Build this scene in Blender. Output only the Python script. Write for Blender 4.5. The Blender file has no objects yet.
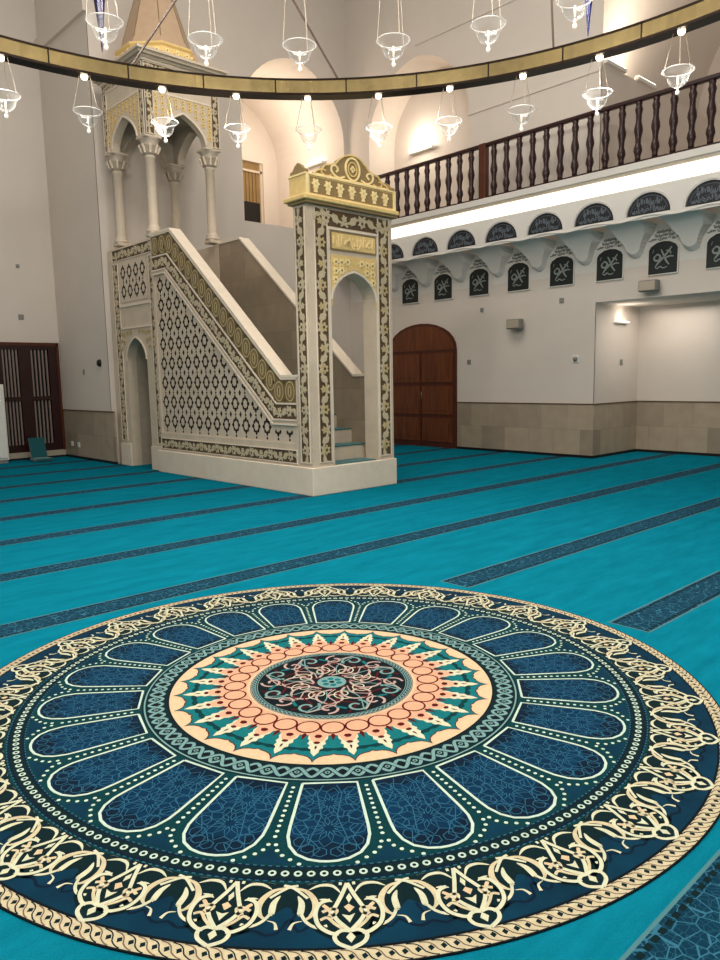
import bpy, math, random
from mathutils import Vector, Matrix
from mathutils.geometry import delaunay_2d_cdt
PI = math.pi
rnd = random.Random(7)
scene = bpy.context.scene
COL = scene.collection
def sin(d): return math.sin(math.radians(d))
def cos(d): return math.cos(math.radians(d))

# ------------------------------------------------------------------ materials
def s2l(c):
    return tuple((x/12.92 if x <= .04045 else ((x+.055)/1.055)**2.4) for x in c)
def mat(name, rgb, rough=.6, metal=0, var=.0, vscale=8, bump=0, bscale=60, emit=0, trans=0, spec=.5, ior=1.45, sheen=0):
    m = bpy.data.materials.new(name); m.use_nodes = True
    nt = m.node_tree; N = nt.nodes; L = nt.links; b = N['Principled BSDF']
    c = s2l(rgb)+(1,)
    b.inputs['Base Color'].default_value = c
    b.inputs['Roughness'].default_value = rough
    b.inputs['Metallic'].default_value = metal
    b.inputs['IOR'].default_value = ior
    b.inputs['Specular IOR Level'].default_value = spec
    if trans: b.inputs['Transmission Weight'].default_value = trans
    if sheen: b.inputs['Sheen Weight'].default_value = sheen
    if emit:
        b.inputs['Emission Color'].default_value = c; b.inputs['Emission Strength'].default_value = emit
    if var or bump:
        tc = N.new('ShaderNodeTexCoord')
    if var:
        n = N.new('ShaderNodeTexNoise'); n.inputs['Scale'].default_value = vscale; n.inputs['Detail'].default_value = 6
        n.inputs['Roughness'].default_value = .62
        L.new(tc.outputs['Object'], n.inputs['Vector'])
        mr = N.new('ShaderNodeMapRange'); mr.inputs[1].default_value = .3; mr.inputs[2].default_value = .7
        mr.inputs[3].default_value = 1-var; mr.inputs[4].default_value = 1+var*.6
        L.new(n.outputs['Fac'], mr.inputs[0])
        hs = N.new('ShaderNodeHueSaturation'); hs.inputs['Color'].default_value = c
        L.new(mr.outputs[0], hs.inputs['Value']); L.new(hs.outputs[0], b.inputs['Base Color'])
    if bump:
        n2 = N.new('ShaderNodeTexNoise'); n2.inputs['Scale'].default_value = bscale; n2.inputs['Detail'].default_value = 4
        L.new(tc.outputs['Object'], n2.inputs['Vector'])
        bp = N.new('ShaderNodeBump'); bp.inputs['Strength'].default_value = bump; bp.inputs['Distance'].default_value = .01
        L.new(n2.outputs['Fac'], bp.inputs['Height']); L.new(bp.outputs[0], b.inputs['Normal'])
    return m

M_ = {}
PILE=.82
def defm(k, rgb, *a, **kw):
    if k[:4] in ('rug_','carp'): rgb=tuple(c*PILE for c in rgb)
    M_[k] = mat(k, rgb, *a, **kw)
defm('plaster', (.82,.775,.73), .85, var=.035, vscale=1.3, bump=.15, bscale=30)
defm('gallery_plaster', (.83,.81,.78), .8, var=.03, vscale=2)
defm('marble', (.79,.725,.64), .42, var=.10, vscale=5)
defm('marble_light', (.87,.81,.73), .4, var=.06, vscale=6)
defm('marble_grey', (.67,.62,.55), .45, var=.12, vscale=7)
defm('inlay_brown', (.34,.26,.17), .55, var=.2, vscale=20)
defm('hole_shade', (.17,.13,.10), .6)  # dark tone painted in for the shade inside the lattice holes
defm('vine_cream', (.75,.69,.57), .5, var=.1, vscale=30)
defm('vine_gold', (.74,.66,.48), .4, var=.15, vscale=30)
defm('olive', (.43,.36,.21), .45, var=.2, vscale=14)
defm('gold', (.89,.77,.51), .38, metal=.15, var=.12, vscale=25)
defm('gold_pale', (.96,.87,.64), .4, metal=.1, var=.08, vscale=25)
defm('gold_dark', (.56,.47,.32), .5, metal=.1, var=.1, vscale=20)
defm('spire', (.70,.59,.48), .55, var=.08, vscale=9)
defm('wood_dark', (.17,.06,.05), .35, var=.2, vscale=10)
defm('wood_red', (.31,.14,.08), .35, var=.2, vscale=6)
defm('bar_grey', (.50,.43,.40), .5)
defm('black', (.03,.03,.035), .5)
defm('brass', (.88,.78,.55), .14, metal=1, var=.25, vscale=3)  # noise paints the ring's dark reflections into the colour
defm('bronze', (.14,.085,.045), .3, metal=.7)
defm('white_plastic', (.86,.85,.82), .4)
defm('grey_plastic', (.50,.49,.46), .5)
defm('bulb', (1,.93,.80), .5, emit=6)
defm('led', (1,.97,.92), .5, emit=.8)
defm('uplight', (1,.95,.86), .5, emit=3)
defm('rod', (1,.95,.88), .3, emit=.35)
defm('rim_glow', (.97,.95,.92), .3, emit=.1)  # slight emission paints in light caught along the glass rim
defm('wire', (.72,.67,.60), .4, metal=.3)
defm('cable', (.33,.26,.22), .5)
defm('blue_glass', (.03,.07,.42), .15, spec=.8)
defm('navy_glass', (.07,.04,.22), .15, spec=.8)
defm('plaque', (.075,.105,.10), .5)
defm('lunette', (.09,.10,.125), .5)
defm('silver_letter', (.55,.58,.56), .4, metal=.2)
defm('letter_dim', (.37,.40,.43), .5)
defm('relief_grey', (.45,.48,.46), .7)
defm('window_amber', (.55,.44,.27), .5, var=.2, vscale=5)
defm('teal_cloth', (.02,.30,.32), .95, sheen=.3)
defm('tread_teal', (.03,.36,.37), .95, sheen=.2)
# carpet colours
defm('rug_ground', (.02,.23,.25), .97, var=.22, vscale=60, spec=.1)
defm('rug_ground_dark', (.035,.135,.15), .97, var=.2, vscale=60, spec=.1)
defm('rug_blue', (.02,.20,.29), .97, var=.35, vscale=5, spec=.1)
defm('rug_navy', (.03,.12,.20), .97, var=.3, vscale=14, spec=.1)
defm('rug_petal', (.015,.19,.31), .97, var=.35, vscale=6, spec=.1)
defm('rug_lace', (.19,.42,.54), .97, spec=.1)
defm('rug_white', (.82,.91,.84), .97, var=.1, vscale=60, spec=.1)
defm('rug_cream', (.88,.88,.75), .97, var=.1, vscale=60, spec=.1)
defm('rug_sand', (.87,.81,.66), .97, var=.15, vscale=40, spec=.1)
defm('rug_peach', (.93,.71,.57), .97, var=.1, vscale=50, spec=.1)
defm('rug_peach_light', (.91,.80,.64), .97, var=.1, vscale=50, spec=.1)
defm('rug_red', (.36,.06,.07), .97, spec=.1)
defm('rug_teal', (.07,.46,.48), .97, var=.15, vscale=40, spec=.1)
defm('rug_black', (.05,.09,.11), .97, spec=.1)
defm('rug_pale_teal', (.50,.66,.65), .97, var=.1, vscale=60, spec=.1)
defm('rug_pink', (.78,.66,.62), .97, spec=.1)
defm('carpet_line', (.32,.52,.55), .97, spec=.1)

def carpet_material():
    m = mat('carpet_teal', (.05,.545,.625), .97, spec=0, bump=.5, bscale=260)
    nt = m.node_tree; N = nt.nodes; L = nt.links; b = N['Principled BSDF']
    tc = N.new('ShaderNodeTexCoord')
    mp = N.new('ShaderNodeMapping'); mp.inputs['Scale'].default_value = (1.2, 5, 1)
    L.new(tc.outputs['Object'], mp.inputs['Vector'])
    n1 = N.new('ShaderNodeTexNoise'); n1.inputs['Scale'].default_value = 1.6; n1.inputs['Detail'].default_value = 7; n1.inputs['Roughness'].default_value=.7
    L.new(mp.outputs[0], n1.inputs['Vector'])
    n2 = N.new('ShaderNodeTexNoise'); n2.inputs['Scale'].default_value = 130
    L.new(tc.outputs['Object'], n2.inputs['Vector'])
    a = N.new('ShaderNodeMath'); a.operation = 'MULTIPLY_ADD'; a.inputs[1].default_value = .35
    L.new(n2.outputs['Fac'], a.inputs[0]); L.new(n1.outputs['Fac'], a.inputs[2])
    cr = N.new('ShaderNodeValToRGB')
    cr.color_ramp.elements[0].position = .45; cr.color_ramp.elements[0].color = s2l((.03,.375,.445))+(1,)
    cr.color_ramp.elements[1].position = .9; cr.color_ramp.elements[1].color = s2l((.05,.455,.54))+(1,)
    L.new(a.outputs[0], cr.inputs[0]); L.new(cr.outputs[0], b.inputs['Base Color'])
    return m
M_['carpet_teal'] = carpet_material()

def stripe_material():
    m = mat('carpet_stripe', (.03,.24,.34), .97, spec=.1)
    nt = m.node_tree; N = nt.nodes; L = nt.links; b = N['Principled BSDF']
    tc = N.new('ShaderNodeTexCoord')
    v = N.new('ShaderNodeTexVoronoi'); v.feature = 'DISTANCE_TO_EDGE'; v.inputs['Scale'].default_value = 19
    v.inputs['Randomness'].default_value = .75
    L.new(tc.outputs['Object'], v.inputs['Vector'])
    v2 = N.new('ShaderNodeTexVoronoi'); v2.feature = 'DISTANCE_TO_EDGE'; v2.inputs['Scale'].default_value = 44
    L.new(tc.outputs['Object'], v2.inputs['Vector'])
    c1 = N.new('ShaderNodeMath'); c1.operation = 'LESS_THAN'; c1.inputs[1].default_value = .028
    c2 = N.new('ShaderNodeMath'); c2.operation = 'LESS_THAN'; c2.inputs[1].default_value = .03
    L.new(v.outputs['Distance'], c1.inputs[0]); L.new(v2.outputs['Distance'], c2.inputs[0])
    mx = N.new('ShaderNodeMath'); mx.operation = 'MAXIMUM'
    sc = N.new('ShaderNodeMath'); sc.operation = 'MULTIPLY'; sc.inputs[1].default_value = .45
    L.new(c2.outputs[0], sc.inputs[0]); L.new(c1.outputs[0], mx.inputs[0]); L.new(sc.outputs[0], mx.inputs[1])
    mix = N.new('ShaderNodeMix'); mix.data_type = 'RGBA'
    mix.inputs['A'].default_value = s2l((.02,.17,.24))+(1,); mix.inputs['B'].default_value = s2l((.17,.37,.45))+(1,)
    L.new(mx.outputs[0], mix.inputs['Factor']); L.new(mix.outputs['Result'], b.inputs['Base Color'])
    return m
M_['carpet_stripe'] = stripe_material()

def tile_material(name, base, mortar, bw, rh, off, var=.12):
    m = mat(name, base, .35)
    nt = m.node_tree; N = nt.nodes; L = nt.links; b = N['Principled BSDF']
    tc = N.new('ShaderNodeTexCoord'); sp = N.new('ShaderNodeSeparateXYZ'); L.new(tc.outputs['Object'], sp.inputs[0])
    ad = N.new('ShaderNodeMath'); ad.operation = 'ADD'; L.new(sp.outputs[0], ad.inputs[0]); L.new(sp.outputs[1], ad.inputs[1])
    cb = N.new('ShaderNodeCombineXYZ'); L.new(ad.outputs[0], cb.inputs[0]); L.new(sp.outputs[2], cb.inputs[1])
    br = N.new('ShaderNodeTexBrick'); br.offset = off
    br.inputs['Scale'].default_value = 1; br.inputs['Brick Width'].default_value = bw; br.inputs['Row Height'].default_value = rh
    br.inputs['Mortar Size'].default_value = .003; br.inputs['Bias'].default_value = 0
    br.inputs['Color1'].default_value = s2l(tuple(x*(1-var) for x in base))+(1,)
    br.inputs['Color2'].default_value = s2l(tuple(min(1,x*(1+var*.5)) for x in base))+(1,)
    br.inputs['Mortar'].default_value = s2l(mortar)+(1,)
    L.new(cb.outputs[0], br.inputs['Vector'])
    n = N.new('ShaderNodeTexNoise'); n.inputs['Scale'].default_value = 5; n.inputs['Detail'].default_value = 8
    L.new(tc.outputs['Object'], n.inputs['Vector'])
    mr = N.new('ShaderNodeMapRange'); mr.inputs[1].default_value=.3; mr.inputs[2].default_value=.7; mr.inputs[3].default_value=.9; mr.inputs[4].default_value=1.06
    L.new(n.outputs['Fac'], mr.inputs[0])
    hs = N.new('ShaderNodeHueSaturation'); L.new(br.outputs['Color'], hs.inputs['Color']); L.new(mr.outputs[0], hs.inputs['Value'])
    L.new(hs.outputs[0], b.inputs['Base Color'])
    return m
M_['dado'] = tile_material('dado', (.64,.575,.495), (.53,.47,.40), .55, .5, .5)
M_['cheek_stone'] = tile_material('cheek_stone', (.62,.55,.465), (.52,.46,.39), .8, .45, .5, .06)

def door_wood():
    m = mat('door_wood', (.33,.15,.075), .28)
    nt = m.node_tree; N = nt.nodes; L = nt.links; b = N['Principled BSDF']
    tc = N.new('ShaderNodeTexCoord'); mp = N.new('ShaderNodeMapping'); mp.inputs['Scale'].default_value = (6,6,.7)
    L.new(tc.outputs['Object'], mp.inputs[0])
    n = N.new('ShaderNodeTexNoise'); n.inputs['Scale'].default_value = 2.2; n.inputs['Detail'].default_value = 8
    L.new(mp.outputs[0], n.inputs['Vector'])
    cr = N.new('ShaderNodeValToRGB')
    cr.color_ramp.elements[0].position=.3; cr.color_ramp.elements[0].color=s2l((.33,.165,.085))+(1,)
    cr.color_ramp.elements[1].position=.75; cr.color_ramp.elements[1].color=s2l((.46,.25,.13))+(1,)
    L.new(n.outputs['Fac'], cr.inputs[0]); L.new(cr.outputs[0], b.inputs['Base Color'])
    return m
M_['door_wood'] = door_wood()
def glass_mat():
    m = bpy.data.materials.new('clear_glass'); m.use_nodes = True
    nt = m.node_tree; N = nt.nodes; L = nt.links; N.remove(N['Principled BSDF'])
    out = N['Material Output']
    tr = N.new('ShaderNodeBsdfTransparent'); gl = N.new('ShaderNodeBsdfGlossy'); gl.inputs['Roughness'].default_value = .08
    df = N.new('ShaderNodeBsdfTranslucent'); df.inputs['Color'].default_value = (.95,.93,.9,1)
    a = N.new('ShaderNodeMixShader'); a.inputs[0].default_value = .45; L.new(gl.outputs[0], a.inputs[1]); L.new(df.outputs[0], a.inputs[2])
    lw = N.new('ShaderNodeLayerWeight'); lw.inputs['Blend'].default_value = .35
    mr = N.new('ShaderNodeMapRange'); mr.inputs[3].default_value = .05; mr.inputs[4].default_value = .6
    L.new(lw.outputs['Facing'], mr.inputs[0])
    mx = N.new('ShaderNodeMixShader'); L.new(mr.outputs[0], mx.inputs[0]); L.new(tr.outputs[0], mx.inputs[1]); L.new(a.outputs[0], mx.inputs[2])
    L.new(mx.outputs[0], out.inputs['Surface'])
    return m
M_['glass'] = glass_mat()

# ------------------------------------------------------------------ mesh builder
class MB:
    def __init__(s): s.v=[]; s.f=[]; s.mi=[]; s.mats=[]; s.smooth=[]
    def mi_(s, k):
        if k not in s.mats: s.mats.append(k)
        return s.mats.index(k)
    def add(s, vs, fs, k, smooth=False):
        o=len(s.v); s.v += [tuple(p) for p in vs]; i=s.mi_(k)
        for f in fs: s.f.append(tuple(o+j for j in f)); s.mi.append(i); s.smooth.append(smooth)
    def box(s, x0,x1,y0,y1,z0,z1,k, bev=0):
        if bev:
            b=bev
            xs=(x0,x0+b,x1-b,x1); ys=(y0,y0+b,y1-b,y1); zs=(z0,z0+b,z1-b,z1)
            vs=[]; 
            def vi(x,y,z): vs.append((x,y,z)); return len(vs)-1
            F={}
            for sx in (0,1):
                for sy in (0,1):
                    for sz in (0,1):
                        X=(x0,x1)[sx]; Y=(y0,y1)[sy]; Z=(z0,z1)[sz]
                        Xi=(x0+b,x1-b)[sx]; Yi=(y0+b,y1-b)[sy]; Zi=(z0+b,z1-b)[sz]
                        F[sx,sy,sz]=(vi(X,Yi,Zi),vi(Xi,Y,Zi),vi(Xi,Yi,Z))
            fs=[]
            for a in (0,1):
                fs.append([F[a,0,0][0],F[a,1,0][0],F[a,1,1][0],F[a,0,1][0]])
                fs.append([F[0,a,0][1],F[1,a,0][1],F[1,a,1][1],F[0,a,1][1]])
                fs.append([F[0,0,a][2],F[1,0,a][2],F[1,1,a][2],F[0,1,a][2]])
            for a in (0,1):
                for c in (0,1):
                    fs.append([F[a,c,0][0],F[a,c,1][0],F[a,c,1][1],F[a,c,0][1]])
                    fs.append([F[a,0,c][0],F[a,1,c][0],F[a,1,c][2],F[a,0,c][2]])
                    fs.append([F[0,a,c][1],F[1,a,c][1],F[1,a,c][2],F[0,a,c][2]])
            for key in F: fs.append(list(F[key]))
            s.add(vs,fs,k); return
        vs=[(x,y,z) for x in (x0,x1) for y in (y0,y1) for z in (z0,z1)]
        s.add(vs,[(0,1,3,2),(4,6,7,5),(0,4,5,1),(2,3,7,6),(0,2,6,4),(1,5,7,3)],k)
    def lathe(s, c, prof, k, n=24, a0=0, smooth=True, axis='z'):
        vs=[]; fs=[]; m=len(prof)
        for i in range(n):
            a=a0+2*PI*i/n
            for r,z in prof:
                p=(r*math.cos(a),r*math.sin(a),z)
                if axis=='x': p=(p[2],p[0],p[1])
                if axis=='y': p=(p[0],p[2],p[1])
                vs.append((c[0]+p[0],c[1]+p[1],c[2]+p[2]))
        for i in range(n):
            j=(i+1)%n
            for q in range(m-1): fs.append((i*m+q,j*m+q,j*m+q+1,i*m+q+1))
        s.add(vs,fs,k,smooth)
    def tube(s, pts, r, k, n=6):
        pts=[Vector(p) for p in pts]; vs=[]; fs=[]; m=len(pts)
        for i,p in enumerate(pts):
            t=(pts[min(i+1,m-1)]-pts[max(i-1,0)]).normalized()
            a=t.orthogonal().normalized() if i==0 else (a-t*a.dot(t)).normalized()
            b=t.cross(a); rr=r[i] if isinstance(r,(list,tuple)) else r
            for j in range(n):
                an=2*PI*j/n; vs.append(p+(a*math.cos(an)+b*math.sin(an))*rr)
        for i in range(m-1):
            for j in range(n):
                q=(j+1)%n; fs.append((i*n+j,i*n+q,(i+1)*n+q,(i+1)*n+j))
        fs.append(tuple(range(n))); fs.append(tuple((m-1)*n+j for j in range(n)))
        s.add(vs,fs,k,True)
    def prism(s, M, poly, h0, h1, k, ksides=None):     # polygon in plane map M(u,v,h), from h0 to h1
        n=len(poly)
        vs=[M(u,v,h1) for u,v in poly]
        if abs(h1-h0)<1e-6: s.add(vs,[tuple(range(n))],k); return
        s.add(vs,[tuple(range(n))],k)
        vs2=[M(u,v,h1) for u,v in poly]+[M(u,v,h0) for u,v in poly]
        s.add(vs2,[(i,(i+1)%n,n+(i+1)%n,n+i) for i in range(n)],ksides or k)
        s.add([M(u,v,h0) for u,v in poly],[tuple(range(n))],ksides or k)
    def face(s, M, poly, h, k): s.add([M(u,v,h) for u,v in poly],[tuple(range(len(poly)))],k)
    def ringband(s, M, c, r0, r1, h, k, n=96, a0=0, a1=360):
        vs=[]; fs=[]
        for i in range(n+1):
            a=a0+(a1-a0)*i/n
            for r in (r0,r1): vs.append(M(c[0]+r*cos(a),c[1]+r*sin(a),h))
        for i in range(n): fs.append((2*i,2*i+1,2*i+3,2*i+2))
        s.add(vs,fs,k)
    def stroke(s, M, pts, w, h0, h1, k, close=False, sm=4, taper=None):
        pts=catmull(pts, sm, close) if sm>1 else list(pts)
        n=len(pts); L=[];R=[]
        for i in range(n):
            a=pts[(i-1)%n] if (close or i>0) else pts[i]
            b=pts[(i+1)%n] if (close or i<n-1) else pts[i]
            dx,dy=b[0]-a[0],b[1]-a[1]; d=math.hypot(dx,dy) or 1
            t=i/(n-1)
            ww=w*(1 if taper is None else taper(t))*.5
            nx,ny=-dy/d*ww,dx/d*ww
            L.append((pts[i][0]+nx,pts[i][1]+ny)); R.append((pts[i][0]-nx,pts[i][1]-ny))
        vs=[M(u,v,h1) for u,v in L]+[M(u,v,h1) for u,v in R]
        m=n if close else n-1
        fs=[(i,(i+1)%n,n+(i+1)%n,n+i) for i in range(m)]
        s.add(vs,fs,k)
        if h1-h0>.002:
            vs2=vs+[M(u,v,h0) for u,v in L]+[M(u,v,h0) for u,v in R]
            f2=[(i,(i+1)%n,2*n+(i+1)%n,2*n+i) for i in range(m)]+[(n+i,n+(i+1)%n,3*n+(i+1)%n,3*n+i) for i in range(m)]
            s.add(vs2,f2,k)
    def panel(s, M, outer, holes, h0, h1, k, khole=None):
        ccw=lambda P: P if sum(P[i][0]*P[(i+1)%len(P)][1]-P[(i+1)%len(P)][0]*P[i][1] for i in range(len(P)))>0 else P[::-1]
        outer=ccw(list(outer)); holes=[ccw(list(h)) for h in holes]
        vs=list(outer); edges=[]; faces=[list(range(len(outer)))]
        for h in holes:
            o=len(vs); vs+=list(h); faces.append(list(range(o,o+len(h))))
        r=delaunay_2d_cdt([Vector(p) for p in vs],[],faces,1,1e-5)
        V,F,OF=r[0],r[2],r[5]
        fs=[tuple(f) for f,of in zip(F,OF) if not any(q>0 for q in of)]
        s.add([M(p[0],p[1],h1) for p in V],fs,k)
        if abs(h1-h0)>1e-6:
            for q,loop in enumerate([outer]+list(holes)):
                n=len(loop)
                s.add([M(u,v,h1) for u,v in loop]+[M(u,v,h0) for u,v in loop],[(i,(i+1)%n,n+(i+1)%n,n+i) for i in range(n)],k if q==0 else (khole or k))
    def build(s, name, parent=None, origin=None, sm=False):
        me=bpy.data.meshes.new(name)
        if origin is None:
            if parent is not None: origin=ABS[parent.name]
            else:
                xs=[p[0] for p in s.v]; ys=[p[1] for p in s.v]; zs=[p[2] for p in s.v]
                origin=((min(xs)+max(xs))/2,(min(ys)+max(ys))/2,min(zs))
        o=Vector(origin)
        me.from_pydata([Vector(p)-o for p in s.v],[],s.f)
        for k in s.mats: me.materials.append(M_[k])
        me.polygons.foreach_set('material_index',s.mi)
        me.polygons.foreach_set('use_smooth',s.smooth)
        me.update()
        ob=bpy.data.objects.new(name,me); COL.objects.link(ob)
        if parent is not None:
            ob.parent=parent; ob.location=o-Vector(ABS[parent.name])
        else: ob.location=o
        ABS[ob.name]=tuple(o)
        return ob
ABS={}
def thing(name,loc,label,cat,group=None):
    o=bpy.data.objects.new(name,None); o.empty_display_size=.1; COL.objects.link(o); o.location=loc; ABS[o.name]=tuple(loc)
    return tag(o,label,cat,group)
def tag(o,label,cat,group=None):
    o['label']=label; o['category']=cat
    if group: o['group']=group
    return o
def struct(mb,name,origin=None):
    o=mb.build(name,None,origin or (0,0,0)); o['kind']='structure'; return o
def copy_thing(src,delta,label=None):
    r=src.copy(); COL.objects.link(r); r.location=Vector(src.location)+Vector(delta); ABS[r.name]=tuple(r.location)
    if label: r['label']=label
    for ch in list(src.children):
        c=ch.copy(); COL.objects.link(c); c.parent=r; c.location=ch.location
        for g in list(ch.children):
            d=g.copy(); COL.objects.link(d); d.parent=c; d.location=g.location
    return r
def catmull(P, n, close=False):
    P=[tuple(p) for p in P]; m=len(P)
    if m<3: return P
    out=[]
    g=(lambda i:P[i%m]) if close else (lambda i:P[max(0,min(m-1,i))])
    for i in range(m if close else m-1):
        p0,p1,p2,p3=g(i-1),g(i),g(i+1),g(i+2)
        for j in range(n):
            t=j/n
            out.append(tuple(.5*((2*b)+(-a+c)*t+(2*a-5*b+4*c-d)*t*t+(-a+3*b-3*c+d)*t**3) for a,b,c,d in zip(p0,p1,p2,p3)))
    if not close: out.append(P[-1])
    return out
def ngon(c,rx,ry,n,a0=0): return [(c[0]+rx*cos(a0+360*i/n),c[1]+ry*sin(a0+360*i/n)) for i in range(n)]
def rect(u0,u1,v0,v1): return [(u0,v0),(u1,v0),(u1,v1),(u0,v1)]
def arch_pts(u0,u1,v0,vs,va,n=10,point=.35):
    """closed outline of a doorway: jambs from v0 up to vs, pointed arch to va"""
    c=(u0+u1)/2; hw=(u1-u0)/2; H=va-vs; left=[]
    for i in range(n+1):
        t=i/n; a=90*t
        x=1-cos(a)*1.0
        # ellipse blended with a straight point
        ex=1-cos(a); ey=sin(a)
        px,py=t,t
        left.append((u0+hw*(ex*(1-point*t)+px*point*t), vs+H*((ey*(1-point)+py*point) if t<1 else 1)))
    right=[(2*c-u,v) for u,v in reversed(left[:-1])]
    return [(u0,v0)]+left+right+[(u1,v0)]
FLAT=lambda u,v,h:(u,v,h)
leaft=lambda t:max(.05,math.sin(PI*min(1,max(0,t)))**.8)
drop=lambda t:max(.1,1-t*.85)

def flower(mb,M,c,r,h0,h1,k,kc=None,n=6,a0=0):
    pts=[]
    for i in range(n*4):
        a=a0+360*i/(n*4); q=r*(.78+.22*math.cos(math.radians(n*(a-a0))))
        pts.append((c[0]+q*cos(a),c[1]+q*sin(a)))
    mb.prism(M,pts,h0,h1,k)
    if kc: mb.face(M,ngon(c,r*.3,r*.3,8),h1+.001,kc)
def scroll(mb,M,p0,p1,W,h0,h1,k='vine_cream',k2='vine_cream',seed=0,period=None):
    """floral scroll along the segment p0-p1 in plane M, band width W"""
    R=random.Random(seed)
    dx,dy=p1[0]-p0[0],p1[1]-p0[1]; Ln=math.hypot(dx,dy); tx,ty=dx/Ln,dy/Ln; nx,ny=-ty,tx
    P=lambda s,t:(p0[0]+tx*s+nx*t,p0[1]+ty*s+ny*t)
    per=period or W*2.9; n=max(1,round(Ln/per)); per=Ln/n
    A=W*.22
    pts=[P(Ln*i/(n*8), A*math.sin(2*PI*i/8)) for i in range(n*8+1)]
    mb.stroke(M,pts,W*.15,h0,h1,k,sm=2)
    for i in range(n):
        for sgn in (1,-1):
            s=(i+(.25 if sgn>0 else .75))*per
            if (i*2+(sgn<0))%2==0:
                flower(mb,M,P(s,-sgn*W*.05),W*.37,h0,h1+.002,k2,'inlay_brown',n=6,a0=R.random()*60)
            else:
                flower(mb,M,P(s,-sgn*W*.08),W*.27,h0,h1+.001,k2,None,n=5,a0=R.random()*60)
            for d in (-1,1):
                b=P(s+d*per*.12,sgn*A*.8); e=P(s+d*per*.30,-sgn*W*.34); mid=P(s+d*per*.28,sgn*W*.12)
                mb.stroke(M,[b,mid,e],W*.24,h0,h1+.0008+.0004*(d>0)+.0007*(sgn>0),k,sm=3,taper=leaft)
            for d in (-1,1):
                mb.stroke(M,[P(s,sgn*A),P(s+d*per*.1,sgn*W*.42)],W*.14,h0,h1-.0008-.0004*(d>0),k,sm=1,taper=None)
def framed_band(mb,M,u0,u1,v0,v1,hb,k='inlay_brown',edge=.012,kv='vine_cream',kv2='vine_cream',seed=0,lift=.01):
    """brown ground with cream borders and a scroll running along its long side"""
    mb.face(M,rect(u0,u1,v0,v1),hb+.002,k)
    e=edge
    for r in (rect(u0-e,u0,v0-e,v1+e),rect(u1,u1+e,v0-e,v1+e),rect(u0,u1,v0-e,v0),rect(u0,u1,v1,v1+e)):
        mb.prism(M,r,hb,hb+lift+.004,'marble_light')
    if (v1-v0)>(u1-u0): scroll(mb,M,((u0+u1)/2,v0+.02),((u0+u1)/2,v1-.02),(u1-u0),hb,hb+lift,kv,kv2,seed)
    else: scroll(mb,M,(u0+.02,(v0+v1)/2),(u1-.02,(v0+v1)/2),(v1-v0),hb,hb+lift,kv,kv2,seed)

# ------------------------------------------------------------------ camera
cam=bpy.data.cameras.new('camera'); co=bpy.data.objects.new('camera',cam); COL.objects.link(co)
fw=Vector((0.67396219,0.72599063,-0.13679391)); rt=Vector((0.7310575,-0.68207583,-0.01809691)); up=Vector((0.10644201,0.08780758,0.99043421))
m=Matrix(((rt[0],up[0],-fw[0],0),(rt[1],up[1],-fw[1],0),(rt[2],up[2],-fw[2],1.5),(0,0,0,1)))
co.matrix_world=m
cam.sensor_fit='HORIZONTAL'; cam.sensor_width=36; cam.lens=739.75*36/720; cam.clip_start=.05; cam.clip_end=100
scene.camera=co

# ------------------------------------------------------------------ floor
XL,XR,YN,YF=-1.5,13.6,-.8,15.35
f=MB()
f.add([(XL,YN,0),(XR,YN,0),(XR,YF,0),(XL,YF,0)],[(0,1,2,3)],'carpet_teal')
for k in range(-2,9):
    y0=3.248+1.3406*k; y1=y0+.243
    spans=[(XL,XR)]
    if k in (-1,0): spans=[(4.05,XR),(XL,.47)]
    for a,b in spans:
        f.add([(a,y0,.001),(b,y0,.001),(b,y1,.001),(a,y1,.001)],[(0,1,2,3)],'carpet_stripe')
        for yy in (y0-.012,y1):
            f.add([(a-.012,yy,.0012),(b,yy,.0012),(b,yy+.012,.0012),(a-.012,yy+.012,.0012)],[(0,1,2,3)],'carpet_line')
        if a>0: f.add([(a-.012,y0,.0012),(a,y0,.0012),(a,y1,.0012),(a-.012,y1,.0012)],[(0,1,2,3)],'carpet_line')
        xx=max(a,0.0)
        while xx<min(b,9.5) and k<3:
            for yy in (y0+.012,y1-.03):
                f.add([(xx,yy,.0016),(xx+.028,yy,.0016),(xx+.028,yy+.018,.0016),(xx,yy+.018,.0016)],[(0,1,2,3)],'rug_ground_dark')
            xx+=.042
struct(f,'floor')

# ------------------------------------------------------------------ medallion carpet
CX,CY,RR=2.263,2.670,1.792
rug=MB()
def MR(x,y,h): return (x,y,.003+h*.00035)
def pol(a,r): return (CX+RR*r*cos(a),CY+RR*r*sin(a))
def prs(pts,a0,mir=False): return [pol(a0+(-a if mir else a),r) for a,r in pts]
def rband(r0,r1,h,k,n=180): rug.ringband(MR,(CX,CY),r0*RR,r1*RR,h,k,n)
def rstroke(pts,w,h,k,**kw): rug.stroke(MR,pts,w,h,h,k,**kw)
def rfill(pts,h,k): rug.face(MR,pts,h,k)
# edge thickness and ground
vs=[];n=180
rug.add([(CX+RR*cos(2*i),CY+RR*sin(2*i),z) for i in range(n) for z in (.0005,.003)],[(2*i,2*((i+1)%n),2*((i+1)%n)+1,2*i+1) for i in range(n)],'rug_ground_dark')
rfill([pol(2*i,1) for i in range(180)],0,'rug_ground_dark')
rband(.87,.962,1,'rug_blue'); rband(.86,.875,1,'rug_ground')
rband(.815,.875,1,'rug_ground')
rband(.50,.775,1,'rug_ground')
# dark meander in the blue outer ground
for i in range(84):
    a=i*360/84; s=1 if i%2 else -1
    rstroke([pol(a,.925-.012*s),pol(a+1.2,.93),pol(a+2.1,.918+.016*s),pol(a+3.1,.928),pol(a+4.28,.925+.012*s)],.010,2,'rug_navy',sm=3)
    rstroke([pol(a+2.1,.918),pol(a+2.6,.90+.01*s),pol(a+2.2,.885)],.008,2,'rug_navy',sm=3)
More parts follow.
